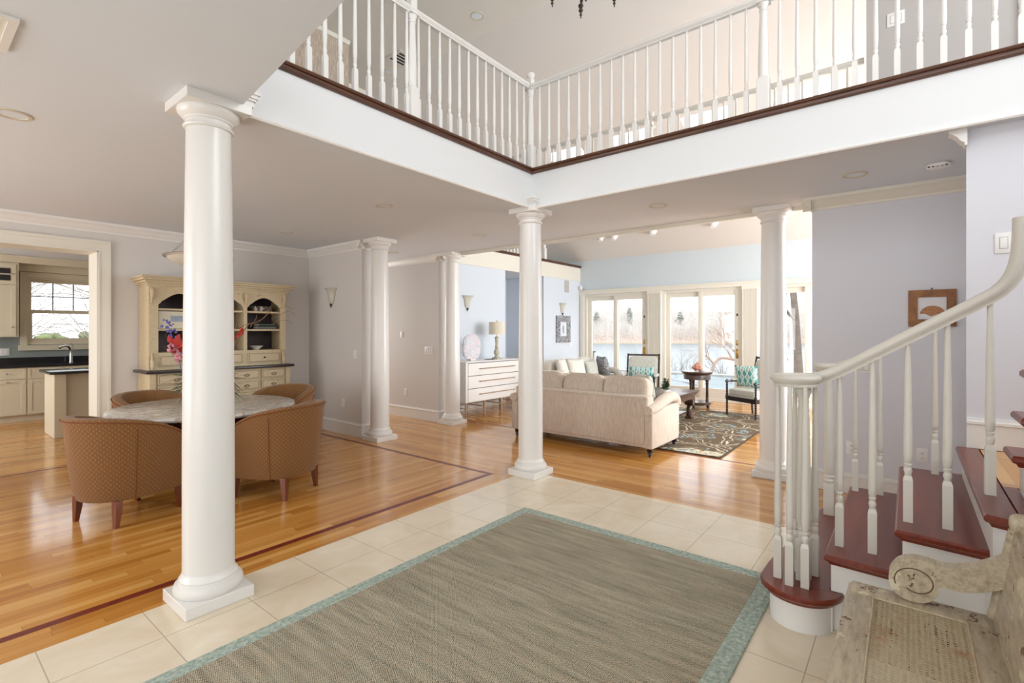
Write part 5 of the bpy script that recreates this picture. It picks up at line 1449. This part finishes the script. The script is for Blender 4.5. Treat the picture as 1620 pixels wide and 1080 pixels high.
def spool(bm, x0, y0, z0, x1, y1, z1, r=.021, step=.036):
    a = Vector((x0,y0,z0)); b = Vector((x1,y1,z1)); L = (b-a).length; n = max(2, int(L/step)); pts = []; rr = []
    for i in range(n):
        for u, q in ((0,.58),(.25,.92),(.5,1.0),(.75,.92)):
            pts.append(a + (b-a)*((i+u)/n)); rr.append(r*q)
    pts.append(b); rr.append(r*.58); tube(bm, pts, rr, 10)
def spool_chair(label):
    r = thing('armchair', label, 'armchair', (0,0,0), group='spool-turned armchairs')
    hw = .31
    for s in (-1, 1):
        bm = BM(); spool(bm, s*hw, .30, 0, s*hw, .30, .34); box(bm, s*hw-.02, s*hw+.02, .28, .32, .28, .36, .003, 1); spool(bm, s*hw, .30, .36, s*hw, .30, .60); soft(bm, s*hw, .30, .615, .02, .02, .02, 2, 3); mk('front_leg', bm, 'ebony', r, local=True)
        bm = BM(); spool(bm, s*hw, -.30, 0, s*hw, -.27, .40); spool(bm, s*hw, -.27, .40, s*hw, -.40, 1.0); soft(bm, s*hw, -.405, 1.01, .02, .02, .02, 2, 3); mk('rear_post', bm, 'ebony', r, local=True)
        bm = BM(); box(bm, s*hw-.02, s*hw+.02, -.30, .33, .585, .615, .008, 2); am = mk('armrest', bm, 'ebony', r, local=True)
        bm = BM(); soft(bm, s*hw, -.02, .628, .028, .22, .022, 5, 5); mk('arm_pad', bm, 'stripe', am, local=True)
        bm = BM(); box(bm, s*hw-.012, s*hw+.012, -.28, .29, .27, .34); mk('side_rail', bm, 'ebony', r, local=True)
    bm = BM(); box(bm, -hw, hw, .285, .315, .27, .345); box(bm, -hw, hw, -.30, -.27, .27, .345); mk('seat_rail', bm, 'ebony', r, local=True)
    bm = BM(); spool(bm, -hw, -.405, 1.0, hw, -.405, 1.0); mk('top_rail', bm, 'ebony', r, local=True)
    bm = BM(); box(bm, -hw+.02, hw-.02, -.27, .31, .33, .385, .015, 2); soft(bm, 0, .025, .425, hw-.02, .30, .06, 7, 8); mk('seat_cushion', bm, 'stripe', r, local=True)
    bm = BM(); Mx = Matrix.Rotation(math.radians(12), 4, 'X'); soft(bm, 0, -.325, .715, hw-.03, .035, .265, 8, 8, M4=Mx); mk('back_panel', bm, 'stripe', r, local=True)
    return r
ac = spool_chair('striped armchair with a spool frame in front of the glass doors, facing the sofa')
ac.location = (9.20, 4.12, 0); ac.rotation_euler = (0, 0, PI/2 + .25)
RB = math.atan2(.50, -.865) - PI/2
ac2 = dup(ac, (9.36, 2.09, 0), RB, 'striped spool armchair at the right, partly behind the right column')
cush('teal medallion lumbar pillow on the armchair in front of the glass doors', 'ikat', (9.28, 4.13, .50), .50, .28, .12, PI/2+.25, -12)
cush('teal medallion square pillow on the right armchair', 'ikat', (9.42, 2.22, .485), .42, .40, .14, RB+.25, -12)
# side table + conch
sx_, sy_ = 9.86, 3.23
t = thing('side_table', 'round dark carved side table between the two armchairs', 'side table', (sx_, sy_, 0))
bm = BM(); lathe(bm, [(.24,.64),(.27,.655),(.285,.67),(.29,.685),(.285,.70),(.0001,.702)], sx_, sy_, 0, 48, cap=False); mk('tabletop', bm, 'darkwood', t)
bm = BM(); lathe(bm, [(.235,.545),(.25,.55),(.245,.57),(.25,.62),(.24,.64)], sx_, sy_, 0, 48); mk('drum_apron', bm, 'darkwood', t)
for k in range(3):
    a = YAW + PI/2 + .55 + k*2*PI/3; c, s = math.cos(a), math.sin(a)
    bm = BM(); lathe(bm, [(.03,.12),(.032,.15),(.022,.17),(.026,.19),(.024,.44),(.032,.47),(.022,.49),(.034,.52),(.034,.55)], sx_+c*.185, sy_+s*.185, 0, 16); mk('column_leg', bm, 'darkwood', t)
    bm = BM(); lathe(bm, [(.02,.0),(.034,.015),(.028,.04),(.038,.06)], sx_+c*.20, sy_+s*.20, 0, 16); mk('foot', bm, 'darkwood', t)
bm = BM(); lathe(bm, [(.22,.06),(.26,.065),(.26,.10),(.245,.115),(.0001,.12)], sx_, sy_, 0, 24, cap=False); lathe(bm, [(.25,.06),(.0001,.0601)], sx_, sy_, 0, 24, cap=False); mk('base_shelf', bm, 'darkwood', t)
cx_, cy_, cz_ = sx_-.03, sy_, .702
t = thing('conch_shell', 'pinkish conch shell on the round side table', 'shell', (cx_, cy_, cz_))
bm = BM(); pts = []; rr = []
for i in range(60):
    u = i/59; a = u*5*PI; R_ = .012 + .055*(u**1.6); pts.append(Vector((cx_, cy_, cz_)) + RT*(-.11+.13*u) + (RT.cross(V(0,0,1))*math.cos(a) + V(0,0,1)*math.sin(a))*R_*.7 + V(0,0,.075)); rr.append(.008+.045*u**1.4)
tube(bm, pts, rr, 12)
for k in range(7):
    a = k*.55+.3; c = Vector((cx_,cy_,cz_+.075)) + RT*.015 + (RT.cross(V(0,0,1))*math.cos(a) + V(0,0,1)*math.sin(a))*.075; d = (c - Vector((cx_,cy_,cz_+.075))).normalized()
    tube(bm, [c, c+d*.045], [.016,.003], 8)
soft(bm, cx_+RT.x*.06, cy_+RT.y*.06, cz_+.055, .05, .05, .05, 2, 4)
mk('shell_body', bm, 'shell', t)
# coffee table
t = thing('coffee_table', 'dark carved rectangular coffee table on the paisley rug behind the near sofa', 'coffee table', (7.9, 3.25, 0))
a, b, c, d = 7.22, 8.56, 2.76, 3.68
bm = BM(); box(bm, a, b, c, d, .462, .485, .006, 2); box(bm, a+.02, b-.02, c+.02, d-.02, .44, .462, .004, 1); mk('tabletop', bm, 'darkwood', t)
bm = BM(); box(bm, a+.04, b-.04, c+.04, d-.04, .405, .44, .008, 2); box(bm, a+.06, b-.06, c+.06, d-.06, .35, .405); mk('moulded_apron', bm, 'darkwood', t)
for x in (a+.14, b-.14):
    for y in (c+.13, d-.13):
        s = 1 if x > 8 else -1
        bm = BM(); pts = smooth_pts([(x+s*.0, y, .36), (x+s*.05, y, .30), (x+s*.045, y, .23), (x+s*.0, y, .17), (x, y, .08), (x+s*.01, y, .05)], 4); n_ = len(pts); tube(bm, pts, [.062-.03*abs(math.sin(PI*i/(n_-1)))*(i/(n_-1)) for i in range(n_)], 12)
        box(bm, x-.055, x+.065, y-.055, y+.055, 0.012, .055, .008, 1)
        tube(bm, [(x+s*.03, y-.065, .28), (x+s*.03, y+.065, .28)], .055, 16)
        mk('leg', bm, 'darkwood', t)
bm = BM(); box(bm, a+.16, b-.16, c+.15, d-.15, .10, .13, .005, 1); mk('lower_shelf', bm, 'darkwood', t)
t = thing('potted_plant', 'small blue-green plant on the coffee table, seen past the sofa arm', 'plant', (7.48, 2.93, .485))
bm = BM(); lathe(bm, [(.04,.485),(.06,.50),(.07,.57),(.066,.58),(.05,.575)], 7.48, 2.93, 0, 20); mk('pot', bm, 'ceramic', t)
bm = BM()
for i in range(90): leaf(bm, (7.48+rnd.uniform(-.04,.04), 2.93+rnd.uniform(-.04,.04), .57+rnd.uniform(0,.14)), (rnd.uniform(-1,1), rnd.uniform(-1,1), rnd.uniform(0,1.4)), rnd.uniform(.05,.10), .03)
mk('leaves', bm, 'green', t, smooth=None, recalc=False)
# dresser
t = thing('dresser', 'white three-drawer dresser with long bleached oak pulls, left of the middle column', 'dresser', (6.82, 6.12, 0))
a, b, c, d = 6.10, 7.56, 5.86, 6.36
bm = BM(); box(bm, a, b, c+.012, d, .255, .94, .004, 1); mk('body', bm, 'white', t)
bm = BM(); box(bm, a-.008, b+.008, c-.004, d, .94, .958, .004, 1); mk('top', bm, 'white', t)
for z0, z1 in ((.27,.485),(.495,.705),(.715,.925)):
    bm = BM(); box(bm, a+.05, b-.02, c, c+.012, z0, z1, .002, 1); dr = mk('drawer', bm, 'white', t)
    bm = BM(); zc = (z0+z1)/2+.01; tube(bm, [(a+.32, c-.028, zc), (b-.16, c-.028, zc)], .009, 8)
    for x in (a+.33, a+.70, a+.98, b-.17): tube(bm, [(x, c, zc), (x, c-.034, zc)], .007, 6)
    mk('pull', bm, 'lightoak', dr)
    bm = BM(); box(bm, a+.05, b-.02, c+.006, c+.0118, z1+.001, z1+.009); mk('drawer_gap', bm, 'dark', dr)
for x in (a+.03, a+.50, a+.97, b-.03):
    for y in (c+.04, d-.04):
        bm = BM(); lathe(bm, [(.014,0),(.024,.255)], x, y, 0, 12); mk('leg', bm, 'lightoak', t)
bm = BM(); tube(bm, [(a+.03,c+.04,.15),(b-.03,c+.04,.15)], .008, 8); tube(bm, [(a+.03,d-.04,.15),(b-.03,d-.04,.15)], .008, 8)
for x in (a+.03, a+.50, a+.97, b-.03): tube(bm, [(x,c+.04,.15),(x,d-.04,.15)], .008, 8)
mk('stretcher', bm, 'lightoak', t)
lx, ly, lz = 7.20, 6.12, .958
t = thing('table_lamp', 'table lamp with a distressed turned base and drum shade on the white dresser', 'lamp', (lx, ly, lz))
bm = BM(); box(bm, lx-.07, lx+.07, ly-.07, ly+.07, lz, lz+.025, .004, 1); lathe(bm, [(.05,.025),(.055,.04),(.03,.06),(.045,.085),(.06,.12),(.05,.16),(.028,.185),(.04,.21),(.034,.24),(.028,.28),(.036,.38),(.042,.40),(.03,.415),(.02,.43)], lx, ly, lz, 24); mk('turned_base', bm, 'lampbody', t)
bm = BM(); lathe(bm, [(.006,.43),(.006,.70),(.012,.71),(.006,.73)], lx, ly, lz, 12); mk('rod', bm, 'brass', t)
bm = BM(); lathe(bm, [(.155,.465),(.148,.70),(.146,.70),(.153,.465)], lx, ly, lz, 40, cap=False); lathe(bm, [(.147,.69),(.0001,.691)], lx, ly, lz, 40, cap=False); mk('lamp_shade', bm, 'shade', t)
t = thing('quartz_sculpture', 'rounded pink and white translucent sculpture on the left of the white dresser', 'sculpture', (6.50, 6.12, .958))
bm = BM(); Mq = Matrix.Identity(4); soft(bm, 6.50, 6.12, 1.195, .225, .05, .235, 2.6, 12)
rq = random.Random(3)
for v_ in bm.verts: v_.co += Vector((rq.uniform(-.005,.005), rq.uniform(-.004,.004), rq.uniform(-.005,.005)))
for v_ in bm.verts: v_.co.z = max(v_.co.z, .985)
mk('stone', bm, 'quartz', t, smooth=None)
bm = BM(); box(bm, 6.43, 6.57, 6.07, 6.17, .958, .99, .004, 1); mk('stand', bm, 'ceramic', t)
bm = BM(); box(bm, 6.85, 7.0, 6.0, 6.12, .958, .968, .003, 1); tag(mk('tray', bm, 'bronze', loc='base'), 'small dark tray lying on the white dresser', 'tray')

# ================================================================== OUTDOORS
# the lawn side drops to a lake; everything stands at its real distance
bm = BM(); box(bm, 11.12, 17.6, -8, 12, -.25, -.06); o = struct('terrace', bm, 'flag', 'blue-grey flagstone terrace outside the glass doors'); 
bm = BM(); box(bm, 17.6, 18.1, -8, 12, -.45, .0); o = struct('terrace_coping', bm, 'coping', 'pale stone edge of the terrace')
def quad(pts, mat, name, **k):
    bm = BM(); bm.faces.new([bm.verts.new(p) for p in pts]); return bm
def fr_pt(d, l, z): 
    p = FW*d + RT*l; return (p.x, p.y, z)
bm = BM()
prev = None; n = 24
for i in range(n+1):
    y = -60 + 130*i/n
    row = [bm.verts.new((18.1, y, -.5)), bm.verts.new((24, y, -1.6+.3*math.sin(i))), bm.verts.new((38+2*math.sin(i*1.7), y, -5.15))]
    if prev:
        for a, b in ((0,1),(1,2)): bm.faces.new((prev[a], prev[b], row[b], row[a]))
    prev = row
struct('ground_bank', bm, 'bank', 'leaf-littered bank below the terrace')
bm = quad([(20, -120, -5), (400, -120, -5), (400, 420, -5), (20, 420, -5)], None, None); struct('lake', bm, 'water', 'pale blue-grey lake')
bm = quad([fr_pt(-60, -160, -5.5), fr_pt(12, -160, -5.5), fr_pt(12, -160, -5.5), fr_pt(-60, -160, -5.5)], None, None); bm.free()
# far shore hillside
rg = random.Random(11)
bm = BM(); prev = None
def ridge(l): return 18.0 + 1.3*math.sin(l*.031+1) + .8*math.sin(l*.09) + .5*math.sin(l*.31)
for i in range(141):
    l = -60 + i*2.2
    row = [bm.verts.new(fr_pt(266, l, -5.2)), bm.verts.new(fr_pt(269, l, -3.9)), bm.verts.new(fr_pt(275, l, -1.2+.5*math.sin(l*.4))), bm.verts.new(fr_pt(292, l, 7.5+.7*math.sin(l*.23))), bm.verts.new(fr_pt(315, l, ridge(l)-2.4)), bm.verts.new(fr_pt(340, l, ridge(l)-3))]
    if prev:
        for a in range(5): bm.faces.new((prev[a], row[a], row[a+1], prev[a+1]))
    prev = row
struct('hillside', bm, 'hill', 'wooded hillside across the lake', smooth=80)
bm = BM(); prev = None
for i in range(71):
    l = -60 + i*4.4; row = [bm.verts.new(fr_pt(264.5, l, -5.0)), bm.verts.new(fr_pt(268.5, l, -4.3))]
    if prev: bm.faces.new((prev[0], row[0], row[1], prev[1]))
    prev = row
struct('shoreline', bm, 'sand', 'pale sandy far shore of the lake')
# woods: bare trunks and twig crowns
bm = BM()
for i in range(2600):
    l = rg.uniform(20, 190); dd = rg.uniform(268, 316)
    zg = -4 + (dd-268)*(ridge(l)+.8)/48.0
    h = rg.uniform(5.5, 10) * (1 - .35*(dd-268)/48); w = rg.uniform(.05, .13)
    b = Vector(fr_pt(dd, l, zg)); top = b + V(rg.uniform(-.5,.5), rg.uniform(-.5,.5), h)
    tube(bm, [b, b.lerp(top, .6), top], [w, w*.7, .02], 3, False)
    for k in range(9):
        u = rg.uniform(.35, .95); p = b.lerp(top, u); q = p + RT*rg.uniform(-1.5, 1.5) + V(0, 0, rg.uniform(.5, 1.8))*(1.2-u)
        tube(bm, [p, q], [.06, .02], 3, False)
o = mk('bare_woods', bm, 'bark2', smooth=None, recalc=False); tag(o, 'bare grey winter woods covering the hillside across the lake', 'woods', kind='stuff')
# undergrowth along the far shore
for px, lab in ((996, 'dark evergreen standing among the bare woods across the lake'), (944, 'rounder evergreen on the left of the far woods'), (1076, 'small evergreen in the far woods behind the middle door')):
    dd = 290; l = (px-810)/F_PX*dd; zg = 6; bm = BM(); b = fr_pt(dd, l, 0)
    hh = 8.0 if px == 996 else 5.5
    for k in range(150):
        u = rg.random()**.8; r_ = (1-u)*2.5+.3; a_ = rg.uniform(0, 2*PI); q_ = r_*rg.random()**.5
        c_ = Vector((b[0]+q_*math.cos(a_), b[1]+q_*math.sin(a_), zg+1.5+u*hh)); s_ = rg.uniform(.25,.6)
        soft(bm, c_.x, c_.y, c_.z, s_*1.3, s_*1.3, s_*.6, 2, 1)
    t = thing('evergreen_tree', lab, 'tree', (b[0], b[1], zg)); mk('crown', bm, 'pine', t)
    bm = BM(); tube(bm, [(b[0], b[1], zg-2), (b[0], b[1], zg+3)], .25, 6); mk('trunk', bm, 'bark', t)
# near trees
def branch(bm, p, d, L, r, depth, rg_, spread=.6, droop=0.0, seg=5):
    n = 4; pts = [Vector(p)]; dd = Vector(d).normalized()
    for i in range(n):
        dd = (dd + Vector((rg_.uniform(-1,1), rg_.uniform(-1,1), rg_.uniform(-1,1)-droop))*.16).normalized(); pts.append(pts[-1] + dd*L/n)
    rr = [r*(1-.5*i/n) for i in range(n+1)]
    tube(bm, pts, rr, seg if depth > 1 else 3, False)
    if depth <= 0: return
    for k in range(3 if depth > 1 else 4):
        i = rg_.randint(1, n); nd = (dd + Vector((rg_.uniform(-1,1), rg_.uniform(-1,1), rg_.uniform(-.5,1)))*spread).normalized()
        branch(bm, pts[i], nd, L*rg_.uniform(.55,.8), rr[i]*.6, depth-1, rg_, spread, droop, seg)
def tree(label, px, d, z0, h, r, seed, lean=(0,0,1), depth=5, spread=.6, mat='bark', name='bare_tree', cat='tree', first=.5):
    rg_ = random.Random(seed); b = FW*d + RT*((px-810)/F_PX*d); b.z = z0
    t = thing(name, label, cat, b)
    bm = BM(); ld = Vector(lean).normalized(); pts = [b + ld*h*i/6 + V(rg_.uniform(-.06,.06)*i*.5, rg_.uniform(-.06,.06)*i*.5, 0) for i in range(7)]
    tube(bm, pts, [r*(1.25 if i == 0 else 1-.07*i) for i in range(7)], 10); mk('trunk', bm, mat, t)
    bm = BM()
    for k in range(9):
        i = rg_.randint(2, 6); dd = (ld*.5 + Vector((rg_.uniform(-1,1), rg_.uniform(-1,1), rg_.uniform(0,.8)))).normalized()
        branch(bm, pts[i], dd, h*rg_.uniform(.2,.34), r*.34, depth-2, rg_, spread)
    mk('branches', bm, mat, t, smooth=None, recalc=False); return t
tree('thick bare tree trunk outside the right glass door', 1264, 21.5, -.9, 8.5, .17, 4, lean=(.04,.05,1))
tree('bare tree whose limbs reach across the top of the middle glass door', 1196, 24, -1.4, 9.5, .16, 9, lean=(-.06,.14,1))
tree('slim bare tree beside the middle glass door pilaster', 1232, 29, -2.5, 9, .10, 15, lean=(.02,.0,1))
for px, d, h, sd, lab in ((1064,26,2.0,21,'low bare shrub at the left of the middle door view'),(1082,24,2.1,22,'low bare shrub left of the side table view'),(1150,25,2.2,24,'low bare shrub behind the driftwood trunk'),(960,27,2.0,25,'low bare shrub seen through the left glass door'),(1000,27,2.3,26,'low bare shrub behind the facing armchair')):
    rg_ = random.Random(sd); b = FW*d + RT*((px-810)/F_PX*d); b.z = -1.6
    bm = BM()
    for k in range(6): branch(bm, b, (rg_.uniform(-.5,.5), rg_.uniform(-.5,.5), 1), h*.55, .022, 3, rg_, .5, seg=4)
    tag(mk('bare_shrub', bm, 'bark', smooth=None, recalc=False, loc='base'), lab, 'shrub', 'bare shrubs at the lake edge')
# driftwood-like leaning trunk
dw = 21
bm = BM(); tube(bm, smooth_pts([W3(1122,600,dw), W3(1130,576,dw), W3(1141,566,dw), W3(1158,568,dw), W3(1172,571,dw), W3(1190,566,dw)], 5), [.075-.0015*i for i in range(26)], 8)
t = thing('fallen_tree', 'bleached twisted fallen tree at the lake edge beyond the side table', 'fallen tree', W3(1130, 604, dw)); mk('trunk', bm, 'driftwood', t)
bm = BM(); rg_ = random.Random(33)
for (px, py), (qx, qy) in (((1158,568),(1146,548)),((1172,571),(1150,540)),((1172,571),(1160,596)),((1150,546),(1144,524)),((1130,576),(1112,560))):
    a = W3(px, py, dw); b = W3(qx, qy, dw); tube(bm, [a, a.lerp(b,.5)+V(0,0,.05), b], [.05,.035,.015], 6)
    for k in range(4): branch(bm, a.lerp(b, rg_.uniform(.3,1)), (b-a).normalized()+V(rg_.uniform(-.6,.6), rg_.uniform(-.6,.6), rg_.uniform(-.2,.6)), .8, .018, 2, rg_, .6)
mk('branches', bm, 'driftwood', t, smooth=None, recalc=False)
# deck rail post seen at the far left of the left door
t = thing('deck_post', 'weathered cedar railing post on the terrace, seen through the left glass door', 'post', FW*14.5 + RT*((935-810)/F_PX*14.5) + V(0,0,-.06))
p = t.location
bm = BM(); box(bm, p.x-.07, p.x+.07, p.y-.07, p.y+.07, -.06, .86); mk('post', bm, 'deckwood', t)
bm = BM(); box(bm, p.x-.10, p.x+.10, p.y-.10, p.y+2.4, .86, .91); mk('rail_cap', bm, 'bark', t)
bm = BM(); box(bm, p.x-.03, p.x+.03, p.y+.07, p.y+2.4, .0, .80); mk('side_board', bm, 'coping', t)
# kitchen side garden
bm = BM(); box(bm, -12, 20, 12.2, 40, -.6, -.5); struct('garden', bm, 'bank', 'garden ground beyond the kitchen window')
bm = BM(); rg_ = random.Random(2)
for i in range(900): soft(bm, rg_.uniform(-3, 9), 21 + rg_.uniform(-.5,.5), rg_.uniform(-.4, 1.25+.15*math.sin(i)), .2, .2, .16, 2, 1)
tag(mk('hedge', bm, 'hedge', loc='base', smooth=None), 'pale green hedge beyond the kitchen window', 'hedge')
for x, y, sd, lab in ((2.2,19,41,'bare tree outside the left half of the kitchen window'),(3.6,18,42,'bare tree outside the right half of the kitchen window'),(2.9,24,43,'bare tree further behind the kitchen hedge')):
    rg_ = random.Random(sd); t = thing('bare_tree', lab, 'tree', (x, y, -.5))
    bm = BM(); tube(bm, [(x,y,-.5),(x+.05,y,1.5),(x,y+.1,3.6)], [.06,.045,.03], 8); mk('trunk', bm, 'paletwig', t)
    bm = BM()
    for k in range(30): branch(bm, (x, y, rg_.uniform(.6,3.4)), (rg_.uniform(-1,1), rg_.uniform(-1,1), rg_.uniform(-.1,.7)), 1.6, .012, 3, rg_, .6, seg=4)
    mk('branches', bm, 'paletwig', t, smooth=None, recalc=False)
bm = BM(); box(bm, 8, 20, 7, 14, -.6, -.5); struct('side_yard', bm, 'bank')
